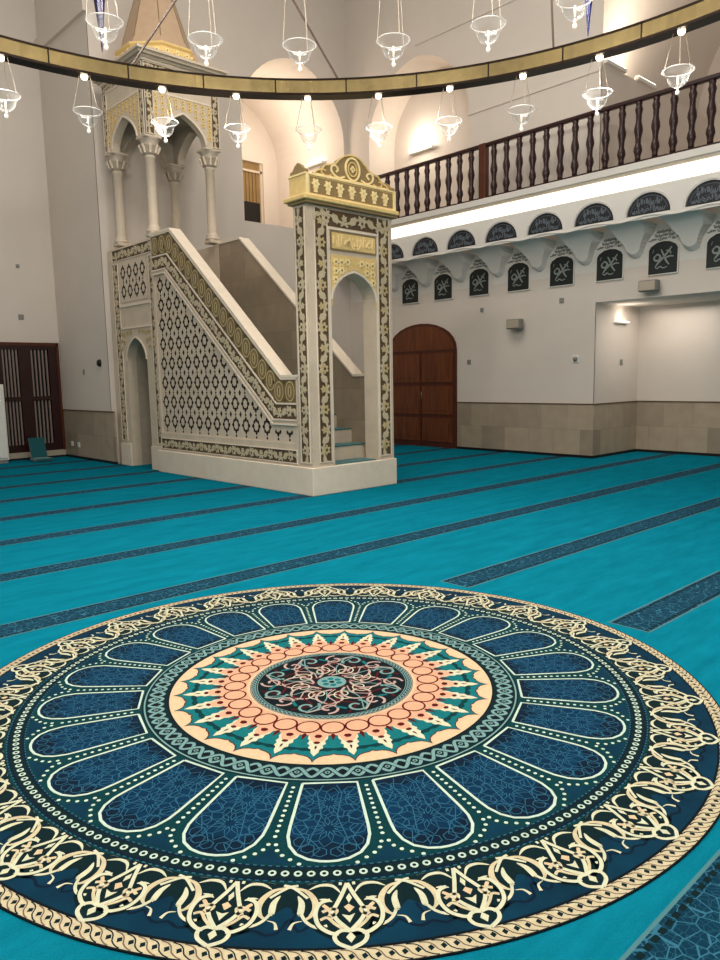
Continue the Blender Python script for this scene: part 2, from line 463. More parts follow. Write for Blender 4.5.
# outer guilloche border
rband(.965,.997,3,'rug_sand')
NB=312
for i in range(NB):
    a=360*i/NB; d=360/NB
    rfill([pol(a-.2*d,.979),pol(a+.12*d,.975),pol(a+.32*d,.982),pol(a-.02*d,.987)],5,'rug_ground_dark')
    rstroke([pol(a-.75*d,.967),pol(a-.1*d,.9695),pol(a+.3*d,.976),pol(a+.55*d,.986),pol(a+1.1*d,.9935),pol(a+1.5*d,.9955)],.0042,4,'rug_ground_dark' if i%2 else 'inlay_brown',sm=2)
rband(.9615,.9665,5,'rug_black'); rband(.9965,1.0,5,'rug_black')
# dotted ring
rband(.778,.812,2,'rug_navy'); rband(.7815,.8085,2.5,'rug_ground_dark')
for r in (.775,.8135):
    for i in range(360): rfill([pol(i,r),pol(i+.5,r),pol(i+.5,r+.0025),pol(i,r+.0025)],3,'rug_lace')
for i in range(224):
    a=360*i/224
    c=pol(a,.795); rfill(ngon(c,.0135,.0135,10,a),4,'rug_white'); rfill(ngon(c,.0065,.0065,8,a),5,'rug_black')
# palmettes: half motif traced as (angle from axis, radius)
HALF=[
 ([(0.0,.822),(-.65,.8492),(-1.28,.8725),(-1.67,.8887),(-1.27,.9046),(-.6,.919),(0,.9305)],.0125,'rug_cream',None,5),
 ([(0,.9305),(-.75,.9285),(-1.35,.935),(-1.49,.9435),(-1.11,.955),(0,.966)],.0125,'rug_cream',None,6),
 ([(-1.93,.8611),(-3.01,.8688),(-3.41,.8918),(-3.0,.917),(-1.89,.933),(-1.11,.9353)],.0125,'rug_cream',None,7),
 ([(-2.74,.8876),(-1.89,.8813),(-1.24,.8844),(-1.58,.8955),(-2.1,.8929)],.011,'rug_sand',None,5),
 ([(-2.9,.905),(-2.2,.90),(-1.5,.913),(-.7,.925)],.010,'rug_sand',None,5),
 ([(-6.43,.8302),(-4.71,.8383),(-3.66,.8589),(-3.46,.8803),(-3.88,.8963),(-4.37,.903)],.019,'rug_sand',leaft,6),
 ([(-6.43,.8302),(-4.71,.8383),(-3.66,.8589),(-3.46,.8803),(-3.88,.8963),(-4.37,.903)],.009,'rug_cream',None,5),
 ([(-5.6,.826),(-6.43,.829),(-7.33,.8388),(-8.49,.8563)],.0095,'rug_cream',None,6.6),
 ([(-5.47,.8503),(-4.95,.868),(-4.96,.8915),(-5.0,.893)],.020,'rug_cream',leaft,6),
 ([(-4.96,.8885),(-4.23,.9091),(-3.17,.9208),(-2.2,.917)],.010,'rug_cream',None,5),
 ([(-4.39,.8368),(-3.11,.8257),(-1.66,.8281),(-.72,.8471)],.012,'rug_cream',leaft,6),
 ([(-5.8,.9253),(-5.5,.9115),(-4.7,.9069)],.011,'rug_cream',drop,6),
 ([(-3.14,.8592),(-2.35,.8607),(-1.69,.8653)],.010,'rug_cream',leaft,6),
 ([(-3.35,.875),(-2.7,.872),(-1.9,.888),(-1.7,.905)],.012,'rug_peach_light',leaft,4),
 ([(-.95,.8229),(-.6,.8229)],.012,'rug_cream',None,5),
 ([(-2.4,.8205),(-1.6,.8205)],.008,'rug_cream',leaft,5),
 ([(-4.6,.8225),(-3.6,.8195)],.008,'rug_cream',leaft,5),
]
MID=[[(.15,.8468),(.42,.8583),(.04,.8696),(-.22,.8574)],[(-.76,.8942),(0,.898),(.6,.8935),(0,.9129)],[(-.5,.878),(0,.8715),(.6,.880),(.03,.8906)],[(-.45,.9430),(0,.9324),(.45,.9430),(0,.9544)]]
NP=28
for i in range(NP):
    A=-129.1+i*360/NP
    # dark ground behind the motif so that it reads against the blue
    rfill([pol(A+q[0],q[1]) for q in [(-6.43,.822),(-6.43,.872),(-4.4,.905),(-3.2,.93),(-1.6,.948),(0,.958),(1.6,.948),(3.2,.93),(4.4,.905),(6.43,.872),(6.43,.822)]],2,'rug_ground_dark')
    for mir in (False,True):
        for q,(pts,w,k,tp,h) in enumerate(HALF):
            rstroke(prs(pts,A,mir),w,h+(.3 if mir else 0),k,sm=4,taper=tp)
            if k=='rug_cream' and tp is None and q in (0,2,8): rstroke(prs(pts,A,mir),w+.008,h-1.2+(.3 if mir else 0),'rug_ground_dark',sm=4)
    for p in MID: rfill(prs(p,A),6,'rug_cream' if p is not MID[2] else 'rug_peach_light')
# petals
NQ=22
for i in range(NQ):
    A=-131.3+i*360/NQ
    hw=6.35
    out=[(-hw,.514),(-hw,.60),(-hw,.665),(-hw+.12,.694),(-hw+.75,.722),(-hw+1.9,.744),(-hw+3.6,.758),(-hw+5.2,.7635),(0,.7645)]
    out=out+[(-a,r) for a,r in reversed(out[:-1])]
    poly=prs(out,A)
    rfill(poly,2,'rug_petal')
    # navy head and foot woven as their own shapes
    rfill(prs([(-5.9,.69),(-5.1,.725),(-3.6,.748),(0,.76),(3.6,.748),(5.1,.725),(5.9,.69),(4.2,.70),(2.4,.722),(0,.708),(-2.4,.722),(-4.2,.70)],A),3,'rug_navy')
    rfill(prs([(-6.1,.518),(6.1,.518),(6.1,.545),(3.5,.535),(0,.548),(-3.5,.535),(-6.1,.545)],A),3,'rug_navy')
    rstroke(poly+[poly[0]],.0108,7,'rug_white',sm=1)
    R=random.Random(i)
    W=.0032
    for (ra,rr,n,rad) in ((0,.585,10,.045),(0,.668,10,.045)):
        for j in range(n):
            an=360*j/n+9; 
            c=pol(A+ra,rr); p=lambda r,a:(c[0]+r*RR*cos(A+a),c[1]+r*RR*sin(A+a))
            rstroke([p(.010,an),p(rad*.5,an-13),p(rad*.92,an),p(rad*.5,an+13),p(.010,an)],W,4,'rug_lace',sm=1)
            rstroke([p(rad*.92,an),p(rad*1.25,an+18),p(rad*.92,an+36)],W,4.4,'rug_lace',sm=1)
    for sx in (-1,1):
        for rr in (.545,.58,.628,.672,.708):
            w=4.6 if rr<.7 else 4.0
            c=pol(A+sx*w,rr); rstroke(ngon(c,.028,.028,7,A)+[ngon(c,.028,.028,7,A)[0]],W,4.8,'rug_lace',sm=1)
        rstroke([pol(A+sx*a,r) for a,r in ((5.9,.53),(3.2,.565),(5.7,.605),(3.0,.63),(5.9,.655),(3.6,.70),(4.4,.735))],W,4.6,'rug_lace',sm=1)
        rstroke([pol(A+sx*a,r) for a,r in ((1.5,.52),(2.6,.55),(1.4,.63),(2.8,.70),(1.2,.73),(2.3,.75))],W,4.6,'rug_lace',sm=1)
    for aa in (-3,-1.2,1.2,3):
        c=pol(A+aa,.727 if abs(aa)>2 else .738); q=ngon(c,.024,.024,6,A); rstroke(q+[q[0]],W,5,'rug_lace',sm=1)
    # dots between petals
    G=A+180/NQ
    for j in range(11):
        r=.53+j*.0165; c=pol(G,r); rfill(ngon(c,.0075,.0075,8),6,'rug_white')
    for sx in (-1,1):
        for a,r in ((.55,.715),(1.0,.731),(1.9,.744),(3.1,.755),(4.4,.7665)):
            c=pol(G+sx*a,r+.004); rfill(ngon(c,.0075,.0075,8),6,'rug_white')
    rfill([pol(G+a,r) for a,r in ((0,.728),(1.2,.752),(3.4,.772),(-3.4,.772),(-1.2,.752))],2.4,'rug_blue')
# guilloche around the centre
rband(.440,.505,3,'rug_ground_dark'); rband(.4965,.5005,4,'rug_pale_teal')
rband(.450,.490,4,'rug_navy')
for ph in (0,1):
    pts=[pol(j*4,.470+.0175*(1 if (j+ph)%2 else -1)) for j in range(90)]
    rstroke(pts,.021,5+ph,'rug_ground_dark',sm=6,close=True)
    rstroke(pts,.0145,5.5+ph,'rug_pale_teal',sm=6,close=True)
for j in range(90):
    c=pol(4*j+0,.470); rfill(ngon(c,.017,.017,12,4*j),4.5,'rug_black')
    rfill(ngon(c,.0105,.0105,10),7.5,'rug_pale_teal' if j%2 else 'rug_black'); rfill(ngon(c,.0055,.0055,6),8,'rug_black')
# peach ground, teal star, leaves, circles
rfill([pol(2*i,.4405) for i in range(180)],4,'rug_black')
rfill([pol(2*i,.4365) for i in range(180)],5,'rug_peach_light')
for i in range(NP):
    A=-136.7+i*360/NP
    tip=[(-6.43,.392),(-5.2,.397),(-3.4,.399),(-1.7,.405),(-.5,.416),(0,.428)]
    tip=tip+[(-a,r) for a,r in reversed(tip[:-1])]
    rfill(prs(tip+[(6.43,.27),(-6.43,.27)],A),6,'rug_teal')
    rstroke(prs(tip,A),.0055,6.6,'rug_red',sm=1)
    rfill(prs([(-6.43,.375),(-4.3,.381),(-2.3,.378),(0,.39),(2.3,.378),(4.3,.381),(6.43,.375),(6.43,.366),(3,.364),(0,.37),(-3,.364),(-6.43,.366)],A),6.3,'rug_ground')
rfill([pol(2*i,.305) for i in range(180)],7,'rug_peach')
for i in range(NP):
    A=-136.7+i*360/NP
    leaf=[(-5.2,.300),(-5.0,.322),(-3.7,.332),(-4.3,.346),(-2.9,.353),(-3.3,.366),(-1.9,.372),(-1.6,.386),(0,.403)]
    leaf=[(a*.84,r) for a,r in leaf]; leaf=leaf+[(-a,r) for a,r in reversed(leaf[:-1])]
    rfill(prs(leaf,A),8,'rug_white' if i%1 else 'rug_cream')
    rfill(prs([(-4.6,.30),(-2.6,.33),(0,.345),(2.6,.33),(4.6,.30)],A),8.4,'rug_peach')
    rfill(prs([(-1.9,.309),(-.9,.302),(.9,.302),(1.9,.309),(.9,.318),(-.9,.318)],A),9,'rug_red')
    rfill(prs([(-1.5,.341),(-.7,.335),(.7,.335),(1.5,.341),(.6,.347),(-.6,.347)],A),9,'rug_red')
    rfill(prs([(-.5,.362),(0,.353),(.5,.362),(0,.374)],A),9,'rug_red')
    rfill(prs([(-6.43,.332),(-5.3,.306),(-6.0,.298),(-6.43,.298)],A),9,'rug_red'); rfill(prs([(6.43,.332),(5.3,.306),(6.0,.298),(6.43,.298)],A),9,'rug_red')
for i in range(NP):
    A=-130.3+i*360/NP; c=pol(A,.266)
    rfill(ngon(c,.0565,.0545,20,A),10,'rug_red'); rfill(ngon(c,.0475,.0455,20,A),11,'rug_peach')
# inner disc
rfill([pol(3*i,.232) for i in range(120)],12,'rug_peach_light')
rfill([pol(3*i,.224) for i in range(120)],13,'rug_black')
for ph in (0,1):
    pts=[pol(j*3.75,.2135+.0052*(1 if (j+ph)%2 else -1)) for j in range(96)]
    rstroke(pts,.0055,14+ph,'rug_pale_teal',sm=3,close=True)
rband(.2035,.2055,14,'rug_pale_teal'); rband(.2205,.2225,14,'rug_pink')
rfill([pol(5*i,.203) for i in range(72)],13.5,'rug_black')
for i in range(8):
    A=-130+45*i
    def sp(ac,rc,r0,turn,d,k,w=.0125,h=15,a0=0):
        c=pol(A+ac,rc); n=14; pts=[]
        for j in range(n+1):
            t=j/n; q=r0*(1-.75*t); an=A+a0+d*turn*t
            pts.append((c[0]+RR*q*cos(an),c[1]+RR*q*sin(an)))
        rstroke(pts,w,h,k,sm=2)
    sp(0,.10,.050,430,1,'rug_pink',a0=180); sp(22,.165,.034,400,-1,'rug_pale_teal',h=16,a0=170)
    sp(-4,.165,.030,380,1,'rug_pink',h=16.5,a0=0); sp(20,.085,.032,380,-1,'rug_cream',w=.006,h=17,a0=40)
    rstroke([pol(A,.04),pol(A+14,.07),pol(A+6,.12),pol(A+24,.15),pol(A+12,.195)],.009,15.5,'rug_red',sm=4)
    rstroke([pol(A+10,.05),pol(A-8,.09),pol(A+4,.14),pol(A-14,.18),pol(A-20,.197)],.0065,18,'rug_pink',sm=4)
    rstroke([pol(A+30,.06),pol(A+36,.12),pol(A+24,.195)],.006,16,'rug_pale_teal',sm=4)
    rstroke([pol(A+3,.155),pol(A+12,.172)],.016,18.5,'rug_teal',sm=1)
    rstroke([pol(A-10,.125),pol(A-4,.135),pol(A+2,.13)],.014,18.5,'rug_red',sm=2,taper=leaft)
rfill([pol(15*i,.040) for i in range(24)],19,'rug_pale_teal')
for i in range(6):
    c=pol(60*i,.021); rfill(ngon(c,.016,.016,8),20,'rug_teal')
rfill([pol(45*i,.008) for i in range(8)],21,'rug_black')
o=rug.build('medallion_carpet',None,(CX,CY,0))
tag(o,'large round dark blue medallion carpet with cream arabesque border on the teal floor','carpet')

# ------------------------------------------------------------------ walls
TOP=10.8
YQ=13.1; XW=11.97; YA=6.8
# qibla wall (back) with arched niche
MQ=lambda u,v,h:(u,YQ-h,v)
w=MB()
arch=arch_pts(9.06,11.85,4.74,6.75,8.2,12,.12)
w.panel(MQ,rect(5.96,XW,0,TOP),[arch],-.02,0,'plaster')
n=len(arch)
w.add([MQ(u,v,-.02) for u,v in arch]+[MQ(u,v,-2.5) for u,v in arch],[(i,(i+1)%n,n+(i+1)%n,n+i) for i in range(n)],'plaster')
# back of niche with the window hole
win=rect(10.79,11.40,5.25,6.78)
w.panel(lambda u,v,h:(u,YQ+2.5-h,v),rect(9.0,11.9,4.7,8.3),[win],-.12,0,'plaster')
struct(w,'wall_back')
wi=MB(); wi.face(lambda u,v,h:(u,YQ+2.6,v),rect(10.79,11.40,5.85,6.78),0,'window_amber'); wi.face(lambda u,v,h:(u,YQ+2.6,v),rect(10.79,11.40,5.25,5.85),0,'black')
for (a,b,c,d) in ((10.79,10.83,5.25,6.78),(11.34,11.40,5.25,6.78),(10.79,11.4,6.55,6.60),(10.79,11.4,5.25,5.28)):
    wi.box(a,b,YQ+2.55,YQ+2.6,c,d,'marble')
for q in range(1,5): wi.box(10.83+q*.1,10.84+q*.1,YQ+2.57,YQ+2.6,5.85,6.55,'gold_dark')
struct(wi,'window_1')
# right wall with arched niche
MW=lambda u,v,h:(XW-h,u,v)
w=MB()
arch2=arch_pts(9.60,12.40,4.72,6.6,8.0,12,.12)
w.panel(MW,rect(YA,YQ,0,TOP),[arch2],-.02,0,'plaster')
n=len(arch2)
w.add([MW(u,v,-.02) for u,v in arch2]+[MW(u,v,-.8) for u,v in arch2],[(i,(i+1)%n,n+(i+1)%n,n+i) for i in range(n)],'plaster')
w.face(lambda u,v,h:(XW+.8,u,v),rect(9.5,12.5,4.7,8.1),0,'plaster')
# string courses
w.box(XW-.02,XW,YA,9.60,6.50,6.53,'plaster'); w.box(XW-.02,XW,YA,11.0,8.2,8.225,'plaster')
# return of the recess (faces the viewer) lower and upper storey
w.add([(XW,YA,0),(13.57,YA,0),(13.57,YA,2.72),(XW,YA,2.72)],[(0,1,2,3)],'plaster')
w.add([(XW,YA,2.72),(16.5,YA,2.72),(16.5,YA,6.63),(XW,YA,6.63)],[(0,1,2,3)],'plaster')
w.add([(XW,YA,6.63),(16.5,YA,6.63),(16.5,YA+.35,6.63),(XW,YA+.35,6.63)],[(0,1,2,3)],'plaster')
w.add([(XW,YA,2.72),(XW,YA,4.7),(XW,0.6,4.7),(XW,0.6,2.72)],[(0,1,2,3)],'plaster')
struct(w,'wall_right')
# recess back walls
w=MB()
w.add([(13.57,YA,0),(13.57,0.6,0),(13.57,0.6,2.72),(13.57,YA,2.72)],[(0,1,2,3)],'plaster')
struct(w,'wall_alcove')
w=MB(); w.add([(XW,YA,2.72),(13.57,YA,2.72),(13.57,0.6,2.72),(XW,0.6,2.72)],[(0,1,2,3)],'plaster')
struct(w,'ceiling')
# upper recess: vaulted ceiling behind gallery
w=MB(); vs=[];fs=[]
N1=14
for i in range(N1+1):
    t=i/N1; y=YA+.35-(YA+.35-1.2)*(1-math.cos(PI/2*t)); z=6.63+4.0*math.sin(PI/2*t)
    for x in (XW,16.5): vs.append((x,y,z))
for i in range(N1): fs.append((2*i,2*i+1,2*i+3,2*i+2))
w.add(vs,fs,'plaster',True)
w.add([(16.5,YA+.4,4.6),(16.5,1.0,4.6),(16.5,1.0,10.8),(16.5,YA+.4,10.8)],[(0,1,2,3)],'plaster')
w.add([(XW,YA,4.7),(16.5,YA,4.7),(16.5,1.0,4.7),(XW,1.0,4.7)],[(0,1,2,3)],'plaster')
struct(w,'wall_gallery')
# left recess
w=MB()
w.add([(5.96,YQ,0),(5.96,15.35,0),(5.96,15.35,TOP),(5.96,YQ,TOP)],[(0,1,2,3)],'plaster')
w.box(5.90,5.96,YQ,15.35,7.81,8.03,'plaster')
struct(w,'wall_recess')
w=MB()
w.panel(lambda u,v,h:(u,15.35-h,v),rect(2.6,5.96,0,TOP),[rect(4.15,5.91,.15,2.29)],-.12,0,'plaster')
struct(w,'wall_left')
# --------------- dado and skirting
def dado(name,boxes):
    d=MB()
    for (x0,x1,y0,y1,nx,ny) in boxes:
        d.box(x0,x1,y0,y1,.05,.955,'dado')
        d.box(x0-.012*(nx<0),x1+.012*(nx>0),y0-.012*(ny<0),y1,.955,.972,'inlay_brown')
    return struct(d,name)
dado('trim_1',[(XW-.025,XW,YA-.025,9.87,-1,0),(XW,13.55,YA-.025,YA,0,-1),(13.545,13.57,0.6,YA-.025,-1,0),(XW-.025,XW,11.86,YQ,-1,0)])
dado('trim_2',[(5.935,5.96,YQ-.15,15.325,-1,0),(5.91,5.96,15.325,15.35,0,-1)])
b=MB(); b.box(XW-.03,XW,YA-.03,9.87,.0,.05,'black'); b.box(XW,13.54,YA-.03,YA,.0,.05,'black'); b.box(13.54,13.57,0.6,YA-.03,.0,.05,'black')  # black skirting, also painting in the dark shadow line at the floor
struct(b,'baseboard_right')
b=MB(); b.box(5.93,5.96,YQ-.15,15.32,.0,.05,'black'); b.box(2.6,5.93,15.32,15.35,.0,.04,'black')  # same black strip, skirting and painted shadow line in one
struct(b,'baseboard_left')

# --------------- arched timber door
def door_arch(u0,u1,vs,va,n=14):
    c=(u0+u1)/2; hw=(u1-u0)/2
    return [(u0,0)]+[(c-hw*cos(180*i/n),vs+(va-vs)*sin(180*i/n)**.9) for i in range(n+1)]+[(u1,0)]
dr=MB()
ol=door_arch(9.89,11.85,2.02,2.62)
dr.prism(MW,ol,.005,.03,'wood_red')
half=[(u,v) for u,v in door_arch(9.95,11.79,2.02,2.56)]
c0=10.87
for side in (0,1):
    for (v0,v1) in ((.12,.62),(.70,1.30),(1.38,1.98)):
        a,b_=(9.98,c0-.03) if side==0 else (c0+.03,11.76)
        dr.prism(MW,rect(a,b_,v0,v1),.03,.045,'door_wood')
        dr.prism(MW,rect(a+.1,b_-.1,v0+.09,v1-.09),.045,.052,'door_wood')
fan=[(u,max(v,2.05)) for u,v in half]
fan=[p for i,p in enumerate(fan) if i==0 or (abs(p[0]-fan[i-1][0])+abs(p[1]-fan[i-1][1]))>1e-6]
dr.prism(MW,fan,.03,.04,'door_wood')
dr.box(XW-.05,XW-.03,c0-.012,c0+.012,.02,2.02,'wood_red')
o=struct(dr,'door_2',(XW,10.87,0))
hd=MB(); hd.tube([(XW-.06,c0-.07,1.0),(XW-.1,c0-.07,1.02),(XW-.1,c0-.07,1.16),(XW-.06,c0-.07,1.18)],.009,'brass')
hd.build('door_handle',o)

# --------------- lattice double door in the left recess
dr=MB(); Y=15.35
dr.box(4.15,5.91,Y+.08,Y+.12,.15,2.29,'black')
for (a,b_) in ((4.15,4.45),(4.66,4.82),(5.72,5.91),(5.14,5.36)): dr.box(a,b_,Y-.03,Y+.06,.15,2.29,'wood_dark')
dr.box(4.15,5.91,Y-.034,Y+.06,2.18,2.29,'wood_dark'); dr.box(4.15,5.91,Y-.034,Y+.06,1.17,1.25,'wood_dark'); dr.box(4.15,5.91,Y-.034,Y+.06,.15,.30,'wood_dark')
dr.box(4.15,5.91,Y-.05,Y,2.25,2.31,'wood_red'); dr.box(5.88,5.93,Y-.05,Y,.15,2.31,'wood_red')
for a,b_ in ((4.82,5.14),(5.36,5.72)):
    nb=5 if b_-a<.5 else 8
    for q in range(nb): 
        x=a+(b_-a)*(q+.5)/nb
        dr.box(x-.015,x+.015,Y-.01,Y+.02,.30,2.18,'bar_grey')
o=struct(dr,'door_1',(5.0,15.35,0))
t=MB(); t.box(4.1,5.93,15.31,15.35,.04,.15,'marble_grey'); struct(t,'trim_3')

# ------------------------------------------------------------------ gallery: corbelled cornice, slab, balustrade
PITCH=.925; YK=[5.62+PITCH*k for k in range(-2,8)]
def near_y(y): 
    k=round((y-5.62)/PITCH); return y-(5.62+PITCH*k)
def arch_z(s): # soffit height of the little arch at offset s
    q=abs(s)/.35
    return 3.42+.37*max(0,1-q**1.9)**.55 if q<1 else -1
def dfun(y,z):
    return .004+dfun0(y,z)
def dfun0(y,z):
    s=near_y(y); az=arch_z(s)
    t=min(1,max(0,(z-3.33)/(3.86-3.33)))
    D=.10+.07*t+.42*(1-math.sqrt(max(0,1-t**3)))
    # rounded, scalloped foot of each bracket
    q=(abs(s)-.4625)/.1125
    foot=3.37+.06*q*q
    f=min(1,max(0,(z-foot)/.06)); D*=math.sqrt(f)
    tt=max(0,(z-3.64)/.22)
    inner=0.0
    if abs(s)<.35 and z<az: return inner
    return D if z>foot else 0.0
g=MB(); ny=int((YQ-0.6)/.0154); nz=96; z0,z1=3.24,3.88
vs=[];fs=[]
for j in range(nz+1):
    z=z0+(z1-z0)*j/nz
    for i in range(ny+1):
        y=0.6+(YQ-0.6)*i/ny
        vs.append((XW-dfun(y,z),y,z))
for j in range(nz):
    for i in range(ny):
        a=j*(ny+1)+i; fs.append((a,a+1,a+ny+2,a+ny+1))
g.add(vs,fs,'gallery_plaster')
XF=11.38
# wavy ledge
pts=[]; nn=300
for i in range(nn+1):
    y=0.6+(YQ-0.6)*i/nn; s=near_y(y); zz=3.885+.022*math.cos(2*PI*s/PITCH)
    pts.append((XF-.0,y,zz))
g.tube(pts,.016,'gallery_plaster',6)
# fascia with lunette recesses
lun=[]
for yk in YK:
    if yk<3.2: continue
    lun.append([(yk+.355*cos(a),3.925+.32*sin(a)) for a in range(0,181,12)])
g.panel(lambda u,v,h:(XF-h,u,v),rect(0.6,YQ,3.86,4.36),lun,-.05,0,'gallery_plaster')
g.face(lambda u,v,h:(XF+.05,u,v),rect(0.6,YQ,3.88,4.34),0,'gallery_plaster')
# cove below the slab
g.add([(XF,0.6,4.36),(XF,YQ,4.36),(11.33,YQ,4.36),(11.33,0.6,4.36)],[(0,1,2,3)],'gallery_plaster')
g.box(11.33,XF+.2,0.6,YQ,4.545,4.60,'marble_light'); g.box(11.28,XW,0.6,YQ,4.60,4.69,'gallery_plaster'); g.box(11.30,XW,0.6,YQ,4.69,4.705,'gallery_plaster')
for yk in YK:
    for a in (0,):
        ol=[(yk+.385*cos(q),3.925+.35*sin(q)) for q in range(0,181,12)]
        g.stroke(lambda u,v,h:(XF-h,u,v),ol,.02,0,.008,'gallery_plaster',sm=1)
struct(g,'trim_4')
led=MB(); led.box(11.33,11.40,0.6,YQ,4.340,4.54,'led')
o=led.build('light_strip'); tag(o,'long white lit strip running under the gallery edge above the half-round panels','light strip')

# calligraphy plaques and lunettes
def letters_plaque(mb,M,cy,cz,k,h):
    w=.030
    P=lambda l:[(cy-(u-.5)*.46,cz+v*.46) for u,v in l]
    for l,ww in (([(.80,.85),(.66,.68),(.50,.50),(.34,.36),(.24,.24)],.030),([(.42,.80),(.52,.60),(.60,.42),(.72,.26)],.030),([(.40,.52),(.58,.50),(.74,.54),(.88,.52)],.024),
                 ([(.26,.62),(.18,.54),(.22,.44),(.36,.44),(.40,.56),(.30,.64),(.24,.60)],.030),([(.60,.74),(.72,.72),(.78,.62)],.022),([(.22,.22),(.30,.16),(.40,.22),(.52,.16),(.66,.2)],.018),([(.12,.70),(.16,.82)],.014)):
        mb.stroke(M,P(l),ww,0,h,k,sm=4,taper=lambda t:.55+.45*math.sin(PI*t))
def letters_band(mb,M,u0,u1,v0,v1,k,h0,h1,seed,w=.014):
    R=random.Random(seed); W=u1-u0; H=v1-v0; x=u0
    while x<u1-.03*W:
        d=W*R.uniform(.05,.11); q=R.random()
        if q<.4: mb.stroke(M,[(x,v0+H*.25),(x+d*.1,v0+H*R.uniform(.75,.98))],w,h0,h1,k,sm=1,taper=lambda t:.5+.5*t)
        elif q<.75: mb.stroke(M,[(x,v0+H*.55),(x+d*.3,v0+H*.2),(x+d,v0+H*.12),(x+d*1.5,v0+H*.4)],w,h0,h1,k,sm=4,taper=lambda t:.4+.6*math.sin(PI*t))
        else: mb.stroke(M,[(x,v0+H*.3),(x+d*.5,v0+H*.6),(x+d,v0+H*.4),(x+d*.4,v0+H*.25)],w*.9,h0,h1,k,sm=4)
        if R.random()<.5: mb.face(M,ngon((x+d*.5,v0+H*R.uniform(.05,.9)),w*.5,w*.5,6),h1,k)
        x+=d*.8
ordn=['first','second','third','fourth','fifth','sixth','seventh','eighth','ninth','tenth']
# left to right in the photo = decreasing y
vis=[yk for yk in YK if yk>3.9][::-1]
base=None
for q,yk in enumerate(vis):
    if base is None:
        base=thing('calligraphy_plaque',(XW,yk,3.08),'x','plaque','arched calligraphy plaques in the gallery niches')
        MP=lambda u,v,h:(XW-.004-h,u,v)
        out=[(yk-.245,3.07),(yk-.245,3.46),(yk-.21,3.52),(yk-.11,3.575),(yk,3.59),(yk+.11,3.575),(yk+.21,3.52),(yk+.245,3.46),(yk+.245,3.07)]
        m_=MB(); m_.prism(MP,out,0,.018,'plaque'); m_.build('board',base)
        m_=MB(); m_.stroke(MP,out+[out[0]],.016,0,.026,'gallery_plaster',sm=1); m_.build('frame',base)
        m_=MB(); letters_plaque(m_,MP,yk,3.09,'silver_letter',.024); m_.build('lettering',base)
        # relief text on the shell over the plaque
        m_=MB(); MS=lambda u,v,h:(XW-dfun(u,v)-.006-h,u,v)
        for r in range(3): 
            ww=.23-.06*r
            letters_band(m_,MS,yk-ww,yk+ww,3.60+r*.058,3.655+r*.058,'relief_grey',0,.003,31+r,.020)
        m_.build('relief_text',base)
        first_y=yk; ob=base
    else: ob=copy_thing(base,(0,yk-first_y,0))
    ob['label']='dark green arched calligraphy plaque in a gallery niche, '+ordn[q]+' from the left of its row'
base=None
for q,yk in enumerate(vis):
    if base is None:
        base=thing('calligraphy_lunette',(XF,yk,3.925),'x','lunette','half-round calligraphy panels under the gallery light strip')
        ML=lambda u,v,h:(XF+.045-h,u,v)
        m_=MB(); m_.prism(ML,[(yk+.345*cos(a),3.928+.31*sin(a)) for a in range(0,181,10)],0,.02,'lunette'); m_.build('board',base)
        m_=MB()
        letters_band(m_,ML,yk-.26,yk+.26,3.95,4.06,'letter_dim',.02,.026,5,.016)
        letters_band(m_,ML,yk-.2,yk+.2,4.05,4.18,'letter_dim',.02,.0262,9,.016)
        m_.stroke(ML,[(yk+.30*cos(a),3.94+.265*sin(a)) for a in range(10,171,16)],.006,.02,.024,'letter_dim',sm=1)
        m_.build('lettering',base); first_y=yk; ob=base
    else: ob=copy_thing(base,(0,yk-first_y,0))
    ob['label']='dark half-round calligraphy panel below the gallery, '+ordn[q]+' from the left of its row'

# balustrade
XB=11.42; RT=5.69
bal=thing('balustrade',(XB,8,4.705),'dark brown turned-wood balustrade along the gallery edge','balustrade')
m_=MB(); m_.box(XB-.045,XB+.045,0.7,YQ-.02,RT-.065,RT,'wood_dark',.012); m_.build('handrail',bal)
m_=MB(); m_.box(XB-.04,XB+.04,0.7,YQ-.02,4.706,4.755,'wood_dark',.008); m_.build('bottom_rail',bal)
m_=MB(); m_.box(XB-.065,XB+.065,8.735,8.885,4.706,RT-.0,'wood_red',.01); m_.build('newel_post',bal)
ys=[8.58-.2745*k for k in range(28)]+[9.10+.2745*k for k in range(14)]
Bz0,Bz1=4.755,RT-.065; H=Bz1-Bz0
prof=[(0,0),(.030,0),(.030,.05),(.022,.07),(.034,.11),(.046,.17),(.040,.24),(.024,.29),(.020,.31),(.030,.33),(.020,.35),(.034,.42),(.046,.50),(.044,.56),(.030,.66),(.022,.72),(.032,.745),(.022,.77),(.036,.82),(.042,.87),(.032,.92),(.026,.94),(.034,.96),(.034,1),(0,1)]
b0=None
for y in ys:
    if y>YQ-.2 or y<.9: continue
    if b0 is None:
        m_=MB(); m_.lathe((XB,y,Bz0),[((max(r,.029) if 0<z<1 and r>0 else r)*1.45,z*H) for r,z in prof],'wood_dark',12); b0=m_.build('baluster',bal,(XB,y,Bz0)); by=y
    else:
        c=b0.copy(); COL.objects.link(c); c.parent=bal; c.location=Vector(b0.location)+Vector((0,y-by,0))

# ------------------------------------------------------------------ MINBAR
mn=thing('minbar',(6.7,9.5,0),'tall cream marble pulpit with pierced side panel, stairs, gilded portal and columned canopy','minbar')
X0,X1=5.97,7.43
MS_=lambda u,v,h:(X0-h,u,v)      # near side plane
p=MB(); p.box(5.93,7.47,7.27,11.36,0,.365,'marble_light',.008); p.build('plinth',mn)
TH=math.radians(40.0); KT=math.tan(TH/2); SL=2.3/2.74
def tl(d,ya=7.58,yb=11.30): # top polyline moved down by perpendicular distance d
    return [(ya,1.52-d),(7.92+KT*d,1.52-d),(10.66+KT*d,3.82-d),(yb,3.82-d)]
